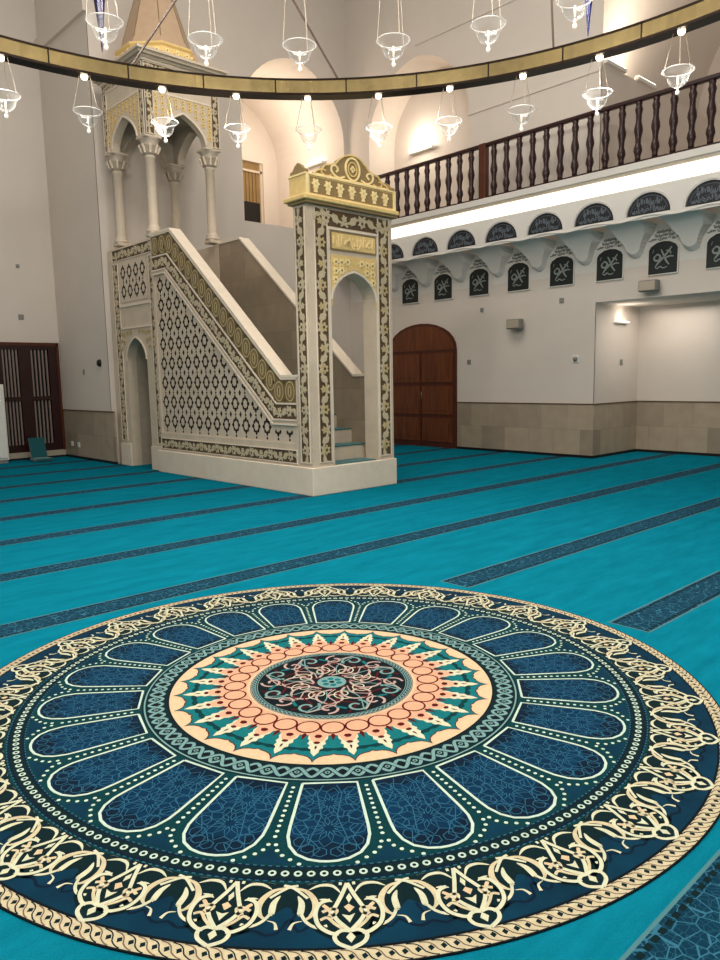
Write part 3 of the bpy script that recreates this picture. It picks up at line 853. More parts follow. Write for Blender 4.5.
# near cheek (side wall) and its coping
low=[(11.30,.365),(7.58,.365)]
ck=MB(); 
# body: solid frame around the pierced lattice
lat_top=tl(.63,7.63,11.26)
lat_out=[(7.66,.66)]+[(7.66,lat_top[0][1])]+lat_top[1:3]+[(11.24,lat_top[3][1]),(11.24,.66)]
ck.panel(lambda u,v,h:(X0+.17-h,u,v),tl(0)+low,[lat_out],0,.17,'marble')
ck.add([(X0+.045,u,v) for u,v in lat_out],[tuple(range(len(lat_out)))],'hole_shade')  # dark sheet standing in for the shade behind the pierced lattice
ck.face(lambda u,v,h:(X0+.17,u,v),tl(0)+low,0,'cheek_stone')
ck.build('side_wall',mn)
# pierced lattice: holes cut out of a slab
C=.31
def inside(pt,poly):
    x,y=pt; r=False; n=len(poly)
    for i in range(n):
        x1,y1=poly[i]; x2,y2=poly[(i+1)%n]
        if (y1>y)!=(y2>y) and x<(x2-x1)*(y-y1)/(y2-y1)+x1: r=not r
    return r
def shrink_ok(h,poly,mg=.012):
    return all(inside((p[0]+dx,p[1]+dy),poly) for p in h for dx,dy in ((mg,0),(-mg,0),(0,mg),(0,-mg)))
def lattice_holes(u0,v0,nu,nv,C,poly,su=1.0):
    hs=[]
    for i in range(nu):
        for j in range(nv):
            cx,cy=u0+(i+.5)*C,v0+(j+.5)*C
            for k in range(8):
                a=k*45; d=.30*C
                if k%2==0: sh=[(d*.76,-.12*C),(d*1.13,0-.09*C),(d*1.42,0),(d*1.13,.09*C),(d*.76,.12*C),(d*.56,0)]
                else: sh=[(d*.64,-.065*C),(d*.98,-.112*C),(d*1.2,0),(d*.98,.112*C),(d*.64,.065*C)]
                hs.append([(cx+x*cos(a)-y*sin(a),cy+x*sin(a)+y*cos(a)) for x,y in sh])
            for (dx,dy) in ((-.5,-.5),):
                x,y=cx+dx*C,cy+dy*C; r=.125*C
                hs.append([(x+r,y),(x,y+r*1.25),(x-r,y),(x,y-r*1.25)])
            # small wedges halfway between rosettes
            x,y=cx,cy-.5*C; r=.06*C
            hs.append([(x-r*1.6,y-r*.2),(x,y-r*1.3),(x+r*1.6,y-r*.2),(x,y+r*1.3)])
    hs=[[(u0+(p[0]-u0)*su,p[1]) for p in h] for h in hs]
    return [h for h in hs if shrink_ok(h,poly)]
la=MB()
hol=lattice_holes(7.68,.70,14,9,C,lat_out,.815)
la.panel(lambda u,v,h:(X0+.042-h,u,v),lat_out,hol,0,.020,'marble','hole_shade')
la.build('pierced_panel',mn)
# borders: oval frieze, floral frieze following the stairs
de=MB()
def bandpoly(d0,d1,ya=7.62,yb=11.27):
    return tl(d0,ya,yb)+tl(d1,ya,yb)[::-1]
de.face(MS_,bandpoly(.03,.325),.003,'olive')
de.face(MS_,bandpoly(.355,.54),.003,'inlay_brown')
for d in (.015,.34,.555,.615):
    de.stroke(MS_,tl(d,7.60,11.285),.022,0,.014,'marble_light',sm=1)
def along(d,step,ya=7.62,yb=11.27):
    P=tl(d,ya,yb); out=[]; L=0
    seg=[(P[i],P[i+1],math.dist(P[i],P[i+1])) for i in range(3)]
    tot=sum(s[2] for s in seg); n=round(tot/step); st=tot/n
    for i in range(n):
        s=(i+.5)*st
        for a,b_,l in seg:
            if s<=l: t=s/l; out.append(((a[0]+(b_[0]-a[0])*t,a[1]+(b_[1]-a[1])*t),math.atan2(b_[1]-a[1],b_[0]-a[0]))); break
            s-=l
    return out
for (c,an) in along(.178,.235):
    A=math.degrees(an)
    for rx,ry,k,h in ((.10,.135,'vine_gold',.008),(.083,.118,'olive',.009),(.060,.10,'gold_dark',.010),(.036,.07,'vine_gold',.011)):
        pts=[(c[0]+rx*cos(q),c[1]+ry*sin(q)) for q in range(0,360,24)]
        de.face(MS_,pts,h,k)
    de.face(MS_,[(c[0]-.012,c[1]-.05),(c[0]+.012,c[1]-.05),(c[0]+.012,c[1]+.05),(c[0]-.012,c[1]+.05)],.012,'inlay_brown')
for (c,an) in along(.178,.235/1)[:-1]:
    ux,uy=math.cos(an),math.sin(an)
    for sg in (-1,1):
        q=(c[0]+ux*.118-uy*sg*.12,c[1]+uy*.118+ux*sg*.12)
        de.face(MS_,ngon(q,.028,.028,6),.009,'inlay_brown')
P=tl(.447,7.66,11.24)
for i in range(3): scroll(de,MS_,P[i],P[i+1],.175,.003,.012,'vine_cream','vine_cream',seed=i,period=.46)
# bottom floral frieze
framed_band(de,MS_,7.63,11.26,.405,.565,0,seed=5)
de.build('side_frieze',mn)
# coping on near cheek, far cheek and its coping
def coping(xa,xb,name):
    c=MB(); A=[(7.57,1.52),(7.92,1.52),(10.66,3.82),(11.31,3.82)]; B=[(u,v+.035) for u,v in A]
    c.prism(lambda u,v,h:(xa+h,u,v),A+B[::-1],0,xb-xa,'marble_light'); c.build(name,mn)
coping(5.955,6.155,'coping'); coping(7.245,7.445,'coping')
fc=MB(); fc.prism(lambda u,v,h:(7.26+h,u,v),tl(0)+low,0,.17,'cheek_stone'); fc.build('side_wall',mn)
# steps
st=MB(); ns=10; rise=.20; run=(10.9-7.66)/ns
for i in range(ns):
    y0=7.66+run*i; z=.365+rise*(i+1)
    st.box(6.14,7.26,y0,11.3 if i==ns-1 else y0+run+.001,.365,z,'marble')
    st.box(6.15,7.25,y0-.012,y0+run-.01 if i<ns-1 else 11.2,z,z+.012,'tread_teal')
st.box(6.35,7.13,7.34,7.66,.366,.378,'tread_teal')
st.build('stairs',mn)
# portal
MP_=lambda u,v,h:(u,7.57-h,v); PF=.26
po=MB()
ao=arch_pts(6.345,7.145,.366,2.50,2.87,10,.22)
outer=[(X0,.366),(X0,3.63),(X1+.02,3.63),(X1+.02,.366)]
ring_=[(X0,.366),(X0,3.63),(X1+.02,3.63),(X1+.02,.366)]+ao[::-1]
po.panel(MP_,ring_,[],0,PF,'marble')
po.face(MP_,ring_,0,'marble')
MPF=lambda u,v,h:(u,7.57-PF-h,v)
framed_band(po,MPF,6.095,6.285,.43,3.60,0,seed=11,kv='vine_cream',kv2='vine_gold')
framed_band(po,MPF,7.19,7.385,.43,3.60,0,seed=12,kv='vine_cream',kv2='vine_gold')
po.face(MPF,rect(6.30,7.175,3.40,3.60),.002,'inlay_brown'); scroll(po,MPF,(6.12,3.50),(7.36,3.50),.19,.002,.014,'vine_cream','vine_cream',seed=3)
po.prism(MPF,rect(6.30,7.175,3.36,3.385),0,.02,'marble_light')
MSF=lambda u,v,h:(X0-h,u,v)
framed_band(po,MSF,7.355,7.525,.43,3.60,0,seed=13,kv='vine_cream',kv2='vine_cream')
# archivolt
po.stroke(MPF,[q for q in ao[1:-1]],.03,0,.016,'marble_light',sm=1)
for u in (6.315,7.165): po.prism(MPF,rect(u-.012,u+.012,.40,3.36),0,.014,'marble_light')
po.build('portal_frame',mn)
pl=MB()
pl.prism(MPF,rect(6.345,7.145,3.115,3.35),0,.012,'gold_dark'); pl.prism(MPF,rect(6.365,7.125,3.135,3.33),.012,.016,'gold')
letters_band(pl,MPF,6.38,7.10,3.14,3.325,'gold_pale',.016,.026,77,.02)
pl.build('inscription_panel',mn)
sp=MB()
up_=[q for q in arch_pts(6.352,7.138,2.5,2.52,2.895,10,.22)][1:-1]
sp.panel(MPF,[(6.345,2.42),(6.345,3.06),(7.145,3.06),(7.145,2.42)]+[(7.13,2.42)]+[q for q in reversed(up_)]+[(6.36,2.42)],[],0,.01,'gold')
for u,v in ((6.42,2.97),(6.52,2.97),(6.42,2.86),(6.52,2.87),(6.41,2.75),(6.62,2.98)):
    for uu in (u,13.49-u): flower(sp,MPF,(uu,v),.056,.01,.022,'gold_pale','gold_dark',6)
sp.build('spandrel',mn)
# cornice and crown
cn=MB()
cn.box(X0-.06,X1+.08,7.24,7.60,3.63,3.66,'gold_dark'); cn.box(X0-.10,X1+.08,7.21,7.64,3.66,3.715,'gold',.01)
cn.box(X0-.055,X1+.05,7.245,7.60,3.715,3.735,'gold_pale'); cn.box(X0-.04,X1+.035,7.26,7.58,3.735,3.955,'gold'); cn.box(X0-.055,X1+.05,7.245,7.60,3.955,3.975,'gold_pale')
MC=lambda u,v,h:(u,7.26-h,v)
cn.face(MC,rect(X0+.03,X1-.0,3.75,3.94),.003,'gold_dark')
for q in range(7):
    u=X0+.11+q*.20
    flower(cn,MC,(u,3.86),.068,.003,.02,'gold_pale','gold',6); cn.prism(MC,[(u-.03,3.76),(u+.03,3.76),(u+.015,3.83),(u-.015,3.83)],.003,.016,'gold_pale')
for u in (X0-.02,X1+.03): cn.prism(MC,rect(u-.02,u+.02,3.735,3.955),0,.014,'gold_pale')
cn.build('cornice',mn)
cr=MB()
hp=[(-.66,3.975),(-.60,4.03),(-.52,4.06),(-.46,4.12),(-.36,4.14),(-.28,4.17),(-.23,4.22),(-.14,4.28),(-.06,4.305),(0,4.31)]
hp=hp+[(-a,b_) for a,b_ in reversed(hp[:-1])]
CXm=6.73
cr.prism(lambda u,v,h:(CXm+u,7.36-h,v),hp,0,.07,'gold_dark')
MCr=lambda u,v,h:(CXm+u,7.29-h,v)
cr.stroke(MCr,hp,.02,0,.014,'gold',sm=1)
cr.stroke(MCr,[(.12*cos(a),4.14+.135*sin(a)) for a in range(0,360,24)],.022,0,.016,'gold_pale',sm=2,close=True)
cr.stroke(MCr,[(.075*cos(a),4.14+.085*sin(a)) for a in range(0,360,30)],.014,0,.014,'gold',sm=2,close=True)
flower(cr,MCr,(0,4.14),.045,0,.018,'gold_pale','gold_dark',4)
for sx in (-1,1):
    cr.stroke(MCr,[(sx*.14,4.03),(sx*.24,4.00),(sx*.34,4.04),(sx*.36,4.11),(sx*.30,4.14),(sx*.25,4.10),(sx*.29,4.06)],.022,0,.015,'gold_pale',sm=4)
    cr.stroke(MCr,[(sx*.36,4.02),(sx*.44,3.99),(sx*.52,4.02),(sx*.50,4.06),(sx*.45,4.05)],.016,0,.013,'gold',sm=4)
cr.stroke(MCr,[(-.62,3.99),(.62,3.99)],.02,0,.012,'gold_pale',sm=1)
sd=[(7.27,3.975),(7.27,4.02),(7.32,4.03),(7.36,4.08),(7.42,4.115),(7.48,4.08),(7.52,4.03),(7.57,4.02),(7.57,3.975)]
cr.prism(lambda u,v,h:(X0-.03+h,u,v),sd,0,.05,'gold_dark'); cr.prism(lambda u,v,h:(X1+.0+h,u,v),sd,0,.05,'gold_dark')
cr.build('crown',mn)
# rear section under the canopy
XR0=6.05
MRr=lambda u,v,h:(XR0+.17-h,u,v)
rr=MB()
ra=arch_pts(11.78,12.52,.0,1.88,2.27,10,.3)
ring2=[(11.30,0),(11.30,3.82),(12.90,3.82),(12.90,0)]+ra[::-1]
rr.panel(MRr,ring2,[],0,.17,'marble')
MRf=lambda u,v,h:(XR0-h,u,v)
n=len(ra)
rr.add([(XR0+.17,u,v) for u,v in ra]+[(7.25,u,v) for u,v in ra],[(i,(i+1)%n,n+(i+1)%n,n+i) for i in range(n-1)],'marble_grey')
rr.face(lambda u,v,h:(7.25,u,v),ra,0,'marble_grey')
rr.box(7.26,7.43,11.31,12.9,0,3.82,'marble'); rr.box(6.06,7.43,12.901,13.08,0,3.82,'marble'); rr.box(6.14,7.26,11.3,12.9,2.40,2.45,'marble_grey');
rr.box(XR0-.03,XR0+.1,11.37,11.76,0,.40,'marble_light'); rr.box(XR0-.03,XR0+.1,12.54,12.93,0,.40,'marble_light')
rr.build('rear_wall',mn)
rf=MB()
framed_band(rf,MRf,11.33,11.53,.46,3.55,0,seed=21); framed_band(rf,MRf,12.68,12.87,.46,3.55,0,seed=22)
framed_band(rf,MRf,11.33,12.86,3.61,3.79,0,seed=23)
rf.prism(MRf,rect(11.56,12.65,2.80,2.84),0,.02,'marble_light'); rf.prism(MRf,rect(11.56,12.65,2.42,2.45),0,.02,'marble_light')
rf.stroke(MRf,ra[1:-1],.03,0,.016,'marble_light',sm=1)
for u,v in ((11.64,2.34),(11.75,2.33),(11.64,2.22),(11.73,2.2),(11.64,2.09),(11.87,2.35),(12.0,2.36)):
    for uu in (u,24.30-u): flower(rf,MRf,(uu,v),.05,0,.012,'vine_gold','olive',6)
rf.build('rear_frieze',mn)
lp=MB(); lo=rect(11.62,12.60,2.88,3.56); hh=lattice_holes(11.63,2.90,4,2,.32,lo,.75)
hh=[h for h in hh]
lp.face(MRf,lo,.002,'hole_shade')  # dark backing painted as shade behind the small lattice
lp.panel(MRf,lo,hh,.002,.012,'marble','hole_shade')
lp.build('pierced_panel',mn)
# canopy columns
for (cx,cy) in ((6.13,11.45),(7.24,11.45),(6.13,12.63),(7.24,12.66)):
    c=MB(); c.box(cx-.11,cx+.11,cy-.11,cy+.11,3.85,3.91,'marble',.01)
    c.lathe((cx,cy,0),[(0,3.91),(.115,3.91),(.12,3.94),(.10,3.965),(.105,3.985),(.085,4.01),(.08,4.03),(.076,5.06),(.09,5.075),(.09,5.10),(.076,5.115)],'marble',20)
    col=c.build('column',mn)
    c=MB(); c.lathe((cx,cy,0),[(.078,5.115),(.10,5.13),(.105,5.17),(.135,5.24),(.15,5.27),(.13,5.30),(.16,5.34),(.165,5.36),(0,5.36)],'marble_grey',16)
    for q in range(8):
        a=q*45+22; x=cx+.115*cos(a); y=cy+.115*sin(a)
        c.tube([(x,y,5.14),(cx+.15*cos(a),cy+.15*sin(a),5.22),(cx+.165*cos(a),cy+.165*sin(a),5.25),(cx+.15*cos(a),cy+.15*sin(a),5.27)],[.02,.026,.018,.008],'marble',5)
    c.box(cx-.155,cx+.155,cy-.155,cy+.155,5.36,5.40,'marble',.01)
    c.build('capital',col)
# canopy box with pointed arches
cb=MB(); KX0,KX1,KY0,KY1=6.00,7.38,11.31,12.78; KB,KT_=5.40,6.50
def side(Mf,u0,u1,seed):
    au=arch_pts(u0+.28,u1-.28,KB,KB+.02,5.84,10,.5)
    pl_=[(u0,KB),(u0,KT_),(u1,KT_),(u1,KB)]+au[::-1]
    cb.panel(Mf,pl_,[],-.14,0,'marble'); cb.face(Mf,pl_,-.14,'marble_grey')
    cb.stroke(Mf,au[1:-1],.028,0,.016,'marble_light',sm=1)
    cb.prism(Mf,rect(u0+.16,u1-.16,6.06,6.085),0,.014,'marble_light'); cb.prism(Mf,rect(u0+.16,u1-.16,6.34,6.36),0,.014,'marble_light')
    framed_band(cb,Mf,u0+.02,u0+.15,KB+.02,6.34,0,seed=seed,edge=.01); framed_band(cb,Mf,u1-.15,u1-.02,KB+.02,6.34,0,seed=seed+1,edge=.01)
    framed_band(cb,Mf,u0+.02,u1-.02,6.385,6.48,0,seed=seed+2,edge=.01)
    W=u1-u0
    for i in range(9):
        for j in range(6):
            u=u0+.20+(W-.40)*i/8; v=5.54+j*.095
            # keep only lattice studs above the arch
            q=abs((u-(u0+u1)/2)/((W-.56)/2))
            az=5.84 if q<.01 else (KB+.02+.42*math.sqrt(max(0,1-min(1,q)**1.6)))
            if v>az+.05: flower(cb,Mf,(u,v),.050,0,.010,'gold','gold_dark',6)
side(lambda u,v,h:(KX0-h,u,v),KY0,KY1,41)
side(lambda u,v,h:(u,KY0-h,v),KX0,KX1,51)
side(lambda u,v,h:(KX1+h,u,v),KY0,KY1,61)
side(lambda u,v,h:(u,KY1+h,v),KX0,KX1,71)
cb.box(KX0+.1,KX1-.1,KY0+.1,KY1-.1,5.95,6.0,'marble_grey')
cb.build('canopy_box',mn)
cc=MB(); 
for (e,z0_,z1_,k) in ((.02,6.50,6.53,'marble_light'),(.05,6.53,6.57,'marble_grey'),(.10,6.57,6.62,'marble_grey'),(.13,6.62,6.66,'marble')):
    cc.box(KX0-e,KX1+e,KY0-e,KY1+e,z0_,z1_,k)
cc.build('canopy_cornice',mn)
sx_,sy_=6.69,12.045
pr_=MB()
pr_.lathe((sx_,sy_,0),[(.74,6.66),(.74,6.69),(.69,6.72),(.67,6.86),(.70,6.89),(.70,6.92),(.62,6.94)],'gold',8,a0=PI/8,smooth=False)
for q in range(8):
    A=q*45; 
    for t in (-.5,0,.5):
        rr_=.65; x=sx_+rr_*cos(A)-t*.45*sin(A); y=sy_+rr_*sin(A)+t*.45*cos(A)
        M8=lambda u,v,h,A=A:(sx_+(rr_+h)*cos(A)-u*sin(A),sy_+(rr_+h)*sin(A)+u*cos(A),v)
        flower(pr_,M8,(t*.36,6.79),.05,-.05,.0,'gold_pale','gold_dark',6)
pr_.build('spire_base',mn)
pr_=MB(); pr_.lathe((sx_,sy_,0),[(.62,6.94),(.57,7.05),(.03,8.72),(0,8.74)],'spire',8,a0=PI/8,smooth=False); 
for q in range(8):
    A=q*45+22.5; pr_.tube([(sx_+.57*cos(A),sy_+.57*sin(A),7.05),(sx_+.03*cos(A),sy_+.03*sin(A),8.72)],.008,'gold_dark',5)
spr=pr_.build('spire',mn)
pr_=MB(); pr_.lathe((sx_,sy_,8.72),[(0,0),(.04,.0),(.06,.05),(.03,.09),(.05,.13),(.02,.18),(.01,.4),(0,.42)],'gold',12); pr_.build('finial',spr)

# ------------------------------------------------------------------ chandelier
RCX,RCY=2.17,2.72
ch=thing('chandelier',(RCX,RCY,4.0),'huge brass ring chandelier with small bulbs hung over the medallion carpet','chandelier')
def ringm(r0,r1,z0,z1,k,name,n=144):
    m_=MB(); m_.lathe((RCX,RCY,0),[(r0,z0),(r0,z1),(r1,z1),(r1,z0),(r0,z0)],k,n,smooth=False); return m_.build(name,ch)
RZ=4.045
ringm(3.66,3.68,RZ+.02,RZ+.13,'brass','ring_band')
ringm(3.65,3.78,RZ+.13,RZ+.142,'bronze','top_rim'); ringm(3.65,3.78,RZ,RZ+.02,'bronze','underside')
ringm(3.75,3.77,RZ+.02,RZ+.13,'brass','ring_band')
m_=MB(); m_.box(-.004,0,-.006,.006,0,.11,'bronze'); m_.v=[(p[0]+RCX+3.66,p[1]+RCY,p[2]+RZ+.02) for p in m_.v]
sm0=m_.build('seam',ch,(RCX,RCY,RZ)); sm0.rotation_euler=(0,0,math.radians(4))
for i in range(1,36):
    c=sm0.copy(); COL.objects.link(c); c.parent=ch; c.rotation_euler=(0,0,math.radians(10*i+4))
ringm(2.88,2.91,5.16,5.26,'brass','ring_band'); ringm(2.87,2.98,5.13,5.16,'bronze','underside')
b0=None
for i in range(36):
    a=10*i-.5; x=RCX+3.71*cos(a); y=RCY+3.71*sin(a)
    if b0 is None:
        m_=MB(); m_.lathe((x,y,RZ),[(0,-.03),(.018,-.028),(.027,-.016),(.029,0),(0,0)],'bulb',12); b0=m_.build('bulb',ch,(x,y,RZ)); bx,by=x,y
    else:
        c=b0.copy(); COL.objects.link(c); c.parent=ch; c.location=Vector(b0.location)+Vector((x-bx,y-by,0))
def rp(r,a,z): return (RCX+r*cos(a),RCY+r*sin(a),z)
for (a,b_) in ((73.5,59),(45,59),(15.5,12),(-45,-59),(-73,-59),(105,119),(133,119),(165,179),(193,179),(225,239),(253,239)):
    m_=MB(); m_.tube([rp(3.72,a,RZ+.14),rp(2.9,b_,5.15)],.010,'cable',5); m_.build('cable',ch)
for a in range(0,360,60):
    m_=MB(); m_.tube([rp(2.9,a,5.2),rp(2.75,a,10.7)],.010,'cable',5); m_.build('cable',ch)

# glass lamps
def make_lamp(a,r,zr,ztop,s,label,group):
    x,y=RCX+r*cos(a),RCY+r*sin(a)
    t=thing('glass_lamp',(x,y,zr-.19*s),label,'lamp',group)
    m_=MB()
    pf=[(0,-.128),(.035,-.122),(.066,-.10),(.086,-.065),(.092,-.036),(.098,-.020),(.116,-.006),(.130,.012),(.133,.018)]
    m_.lathe((x,y,zr),[(q*s,z*s) for q,z in pf],'glass',28); m_.build('bowl',t)
    m_=MB(); m_.lathe((x,y,zr),[(0,-.03*s),(.008*s,-.03*s),(.010*s,-.06*s),(.007*s,-.105*s),(0,-.105*s)],'rod',10); m_.build('light_rod',t)
    m_=MB(); m_.lathe((x,y,zr),[(0,-.118*s),(.008*s,-.12*s),(.007*s,-.145*s),(.016*s,-.155*s),(.018*s,-.168*s),(.010*s,-.182*s),(0,-.186*s)],'rod',10); m_.build('finial',t)  # knob shares the rod's glow, painting in the light it catches
    m_=MB(); m_.lathe((x,y,zr+.015*s),[(.133*s,-.004),(.138*s,0),(.133*s,.004),(.128*s,0),(.133*s,-.004)],'rim_glow',28); m_.build('rim',t)
    for q in range(3):
        an=a+90+120*q
        m_=MB(); m_.tube([(x+.132*s*cos(an),y+.132*s*sin(an),zr+.016*s),(x+.05*cos(an),y+.05*sin(an),ztop)],.0028,'wire',4); m_.build('wire',t)
    return t
lowl=[]; first=None
places=[(90,'leftmost'),(80,'second from left'),(70,'third from left, before the canopy columns'),(60,'fourth from left, beside the canopy'),(50,'fifth from left, above the portal crown'),(40,'sixth from left, right of the portal crown'),(30,'seventh from left'),(20,'eighth from left, over the balustrade'),(10,'second from right'),(0,'rightmost')]
for a,pz in places:
    make_lamp(a-.25-.45*a/90,3.715,3.755,RZ-.0,.87,'glass bowl lamp under the lower brass ring, '+pz,'glass bowl lamps on the lower chandelier ring')
for a,pz in ((80.5,'leftmost, beside the blue drop'),(65.5,'second from left, right of the spire'),(50.8,'third from left'),(35.8,'fourth from left'),(20.8,'fifth from left'),(7.6,'sixth from left, cut by the top edge')):
    make_lamp(a+.2-1.0*a/80,2.95,4.16,5.13,1.0,'glass bowl lamp of the upper row, '+pz,'glass bowl lamps on the upper chandelier ring')
# blue drops
for (px_,k1,k2,zt,lab) in (((3.02,6.37),'navy_glass','navy_glass',4.27,'left'),((5.93,3.50),'blue_glass','blue_glass',4.27,'right')):
    x,y=px_
    m_=MB(); m_.lathe((x,y,zt),[(0,0),(.004,.02),(.018,.18),(.045,.40),(.075,.58),(.085,.62),(.085,.80),(.05,.84),(0,.85)],k1,16)
    t=thing('blue_drop',(x,y,zt),('dark navy' if lab=='left' else 'bright blue')+' pointed glass drop above the '+lab+' part of the brass ring','ornament')
    m_.build('drop',t); m_=MB(); m_.tube([(x,y,zt+.85),(x,y,5.9)],.006,'cable',5); m_.build('cord',t)
    if lab=='left': m_=MB(); m_.lathe((x,y,zt),[(.062,.50),(.066,.51),(.070,.545),(.066,.55)],'white_plastic',16); m_.build('collar',t)

# ------------------------------------------------------------------ small fittings
def speaker(y,z,lab):
    t=thing('wall_speaker',(XW-.1,y,z-.1),lab,'speaker')
    m_=MB(); m_.box(XW-.22,XW-.06,y-.17,y+.13,z-.09,z+.09,'grey_plastic',.015); m_.build('body',t)
    m_=MB(); m_.box(XW-.226,XW-.22,y-.15,y+.11,z-.07,z+.07,'wire'); m_.build('grille',t)
    m_=MB(); m_.box(XW-.06,XW,y-.05,y+.05,z-.04,z+.04,'white_plastic'); m_.build('bracket',t)
speaker(8.40,2.45,'grey box speaker on the white wall right of the arched timber door')
speaker(5.80,2.89,'grey box speaker mounted under the calligraphy plaques above the lit alcove')
def plate(x,y,z,nx,ny,w,h,k,name,lab,cat,knob=None):
    m_=MB()
    if nx: m_.box(x-.015,x,y-w/2,y+w/2,z-h/2,z+h/2,k,.004)
    else: m_.box(x-w/2,x+w/2,y-.015,y,z-h/2,z+h/2,k,.004)
    if knob:
        m_.lathe((x-.015,y,z) if nx else (x,y-.015,z),[(0,-.02),(knob,-.018),(knob,0)],'grey_plastic',12,axis='x' if nx else 'y')
    o=m_.build(name); tag(o,lab,cat)
plate(XW,7.16,1.765,1,0,.13,.13,'white_plastic','wall_control','white square control with round grey knob on the wall near the alcove corner','control',.045)
plate(XW,9.58,1.778,1,0,.09,.09,'grey_plastic','wall_switch','small grey switch just right of the arched timber door','switch')
plate(XW,9.26,2.784,1,0,.08,.08,'grey_plastic','wall_sensor','small grey sensor high above the wall speaker beside the timber door','sensor')
plate(XW,7.47,2.812,1,0,.09,.09,'grey_plastic','wall_sensor','small grey sensor high on the wall near the alcove corner','sensor')
plate(12.92,YA,1.70,0,1,.09,.10,'grey_plastic','wall_switch','small grey switch inside the lit alcove','switch')
plate(5.96-.025,14.95,.285,1,0,.10,.10,'white_plastic','wall_socket','white wall socket low on the stone dado, the left of two','socket')
plate(5.96-.025,14.62,.275,1,0,.10,.10,'white_plastic','wall_socket','white wall socket low on the stone dado, the right of two','socket')
plate(5.96,14.2,1.71,1,0,.06,.10,'grey_plastic','wall_switch','small grey switch on the white wall beside the lattice door','switch')
plate(5.258,15.35,2.80,0,1,.10,.10,'grey_plastic','wall_sensor','small grey sensor on the wall above the lattice door, lower of two','sensor')
plate(5.268,15.35,3.77,0,1,.07,.07,'grey_plastic','wall_sensor','small grey sensor on the wall above the lattice door, upper of two','sensor')
m_=MB(); m_.lathe((5.96,13.46,1.86),[(0,-.05),(.05,-.045),(.065,-.02),(.07,0),(0,0)],'black',16,axis='x'); o=m_.build('wall_sensor'); tag(o,'round black sensor on the white wall left of the minbar','sensor')
# alcove wall lamp
t=thing('wall_lamp',(12.85,YA,2.38),'slim white wall lamp glowing inside the alcove under its ceiling','lamp')
m_=MB(); m_.box(12.62,13.08,YA-.07,YA-.005,2.39,2.42,'white_plastic',.006); m_.build('body',t)
m_=MB(); m_.box(12.64,13.06,YA-.065,YA-.012,2.42,2.43,'uplight'); m_.build('diffuser',t)
# uplighters on gallery and niches
def uplighter(x0,x1,y0,y1,z,lab):
    t=thing('uplighter',((x0+x1)/2,(y0+y1)/2,z),lab,'lamp')
    m_=MB(); m_.box(x0,x1,y0,y1,z,z+.06,'white_plastic',.006); m_.build('body',t)
    m_=MB(); m_.box(x0+.01,x1-.01,y0+.01,y1-.01,z+.06,z+.07,'uplight'); m_.build('diffuser',t)
uplighter(12.05,12.72,YA-.06,YA+.03,6.63,'slim white uplighter on the ledge behind the balustrade, nearer the hall')
uplighter(13.15,13.82,YA-.06,YA+.03,6.63,'slim white uplighter on the ledge behind the balustrade, farther into the recess')
uplighter(11.74,11.85,13.75,14.35,6.48,'white uplighter inside the left arched niche above the portal')
uplighter(XW+.68,XW+.79,11.15,11.85,6.40,'white uplighter inside the right arched niche above the balustrade')
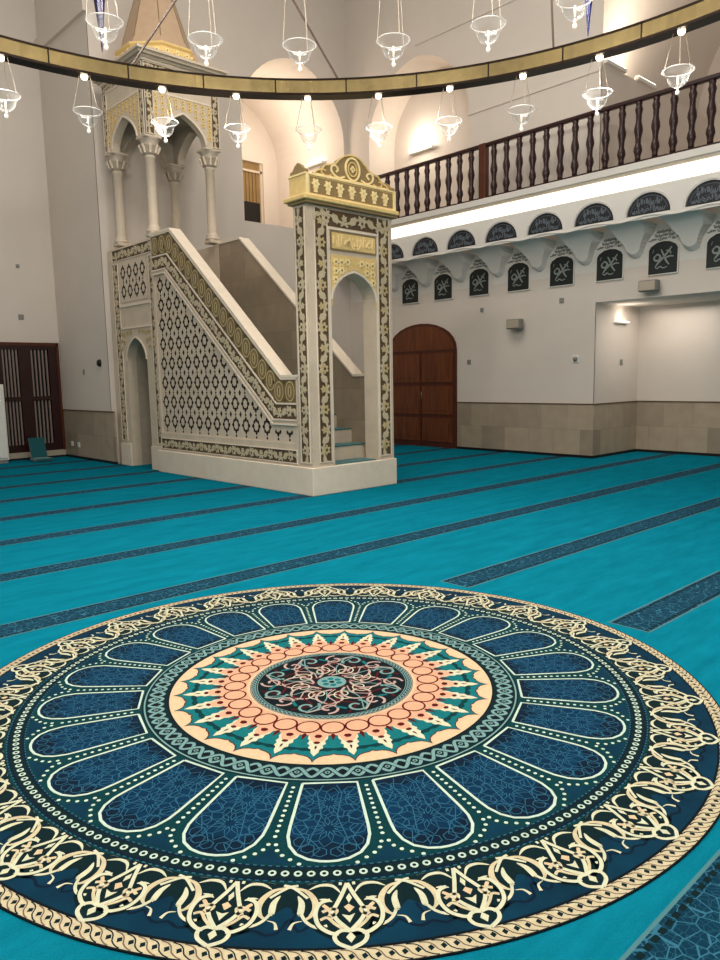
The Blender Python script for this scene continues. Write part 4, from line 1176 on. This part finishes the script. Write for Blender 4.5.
# floor chair and white cabinet by the left door
t=thing('floor_chair',(5.24,14.83,0),'teal legless floor chair leaning open in front of the lattice door','chair')
m_=MB(); m_.box(5.07,5.40,14.55,14.95,.002,.07,'teal_cloth',.02); m_.build('seat',t)
m_=MB(); vs=[(x,y,z) for x in (5.09,5.38) for (y,z) in ((14.84,.06),(14.90,.06),(15.02,.44),(14.97,.45))]
m_.add(vs,[(0,1,2,3),(4,7,6,5),(0,4,5,1),(1,5,6,2),(2,6,7,3),(3,7,4,0)],'teal_cloth'); m_.build('backrest',t)
t=thing('cabinet',(4.5,15.15,0),'narrow white cabinet cut by the left edge beside the lattice door','cabinet')
m_=MB(); m_.box(4.28,4.70,14.95,15.29,.06,1.5,'white_plastic',.006); m_.build('body',t)
m_=MB(); m_.box(4.30,4.68,14.93,14.95,.10,1.46,'white_plastic',.004); m_.build('door',t)
m_=MB(); m_.box(4.30,4.68,14.97,15.27,0,.06,'grey_plastic'); m_.build('base',t)

# ------------------------------------------------------------------ lights
def light(name,kind,loc,energy,col=(1,.9,.78),size=.1,rot=None,spot=None,sy=None):
    l=bpy.data.lights.new(name,kind); l.energy=energy; l.color=col
    if kind=='AREA':
        l.size=size
        if sy: l.shape='RECTANGLE'; l.size_y=sy
    else: l.shadow_soft_size=size
    if spot: l.spot_size=math.radians(spot); l.spot_blend=.8
    o=bpy.data.objects.new(name,l); COL.objects.link(o); o.location=loc
    if rot: o.rotation_euler=rot
    return o
WARM=(1,.87,.72); NEUT=(1,.955,.885)
for i in range(12):
    a=30*i+5; light('chandelier_light','SPOT',rp(3.64,a,RZ-.06),80,NEUT,.06,(0,0,0),150)
for i in range(6):
    a=60*i+15; light('upper_wall_fill','POINT',rp(2.9,a,5.35),140,NEUT,.15)  # unseen point lamps added to brighten the upper walls
light('overhead_fill','AREA',(5,6.5,10.4),300,NEUT,5)  # unseen area lamp added overhead as general fill
# niches
light('niche_light','POINT',(10.7,14.2,6.9),52,WARM,.4)
light('niche_light','POINT',(12.45,11.5,6.6),20,WARM,.2)
light('vault_light','AREA',(12.9,YA+.0,6.78),30,WARM,.2,(math.radians(160),0,0),None,2.2)
light('alcove_light','AREA',(12.8,5.9,2.66),11,(1,.93,.84),1.2)
light('alcove_light','AREA',(12.8,YA-.12,2.46),1.2,(1,.93,.84),.05,(math.radians(180),0,0),None,.45)

world=bpy.data.worlds.new('world'); scene.world=world; world.use_nodes=True
bg=world.node_tree.nodes['Background']; bg.inputs[0].default_value=s2l((.81,.785,.745))+(1,); bg.inputs[1].default_value=.43
vs_=scene.view_settings; vs_.view_transform='Standard'; vs_.look='None'; vs_.gamma=1; vs_.exposure=.64; vs_.use_curve_mapping=False
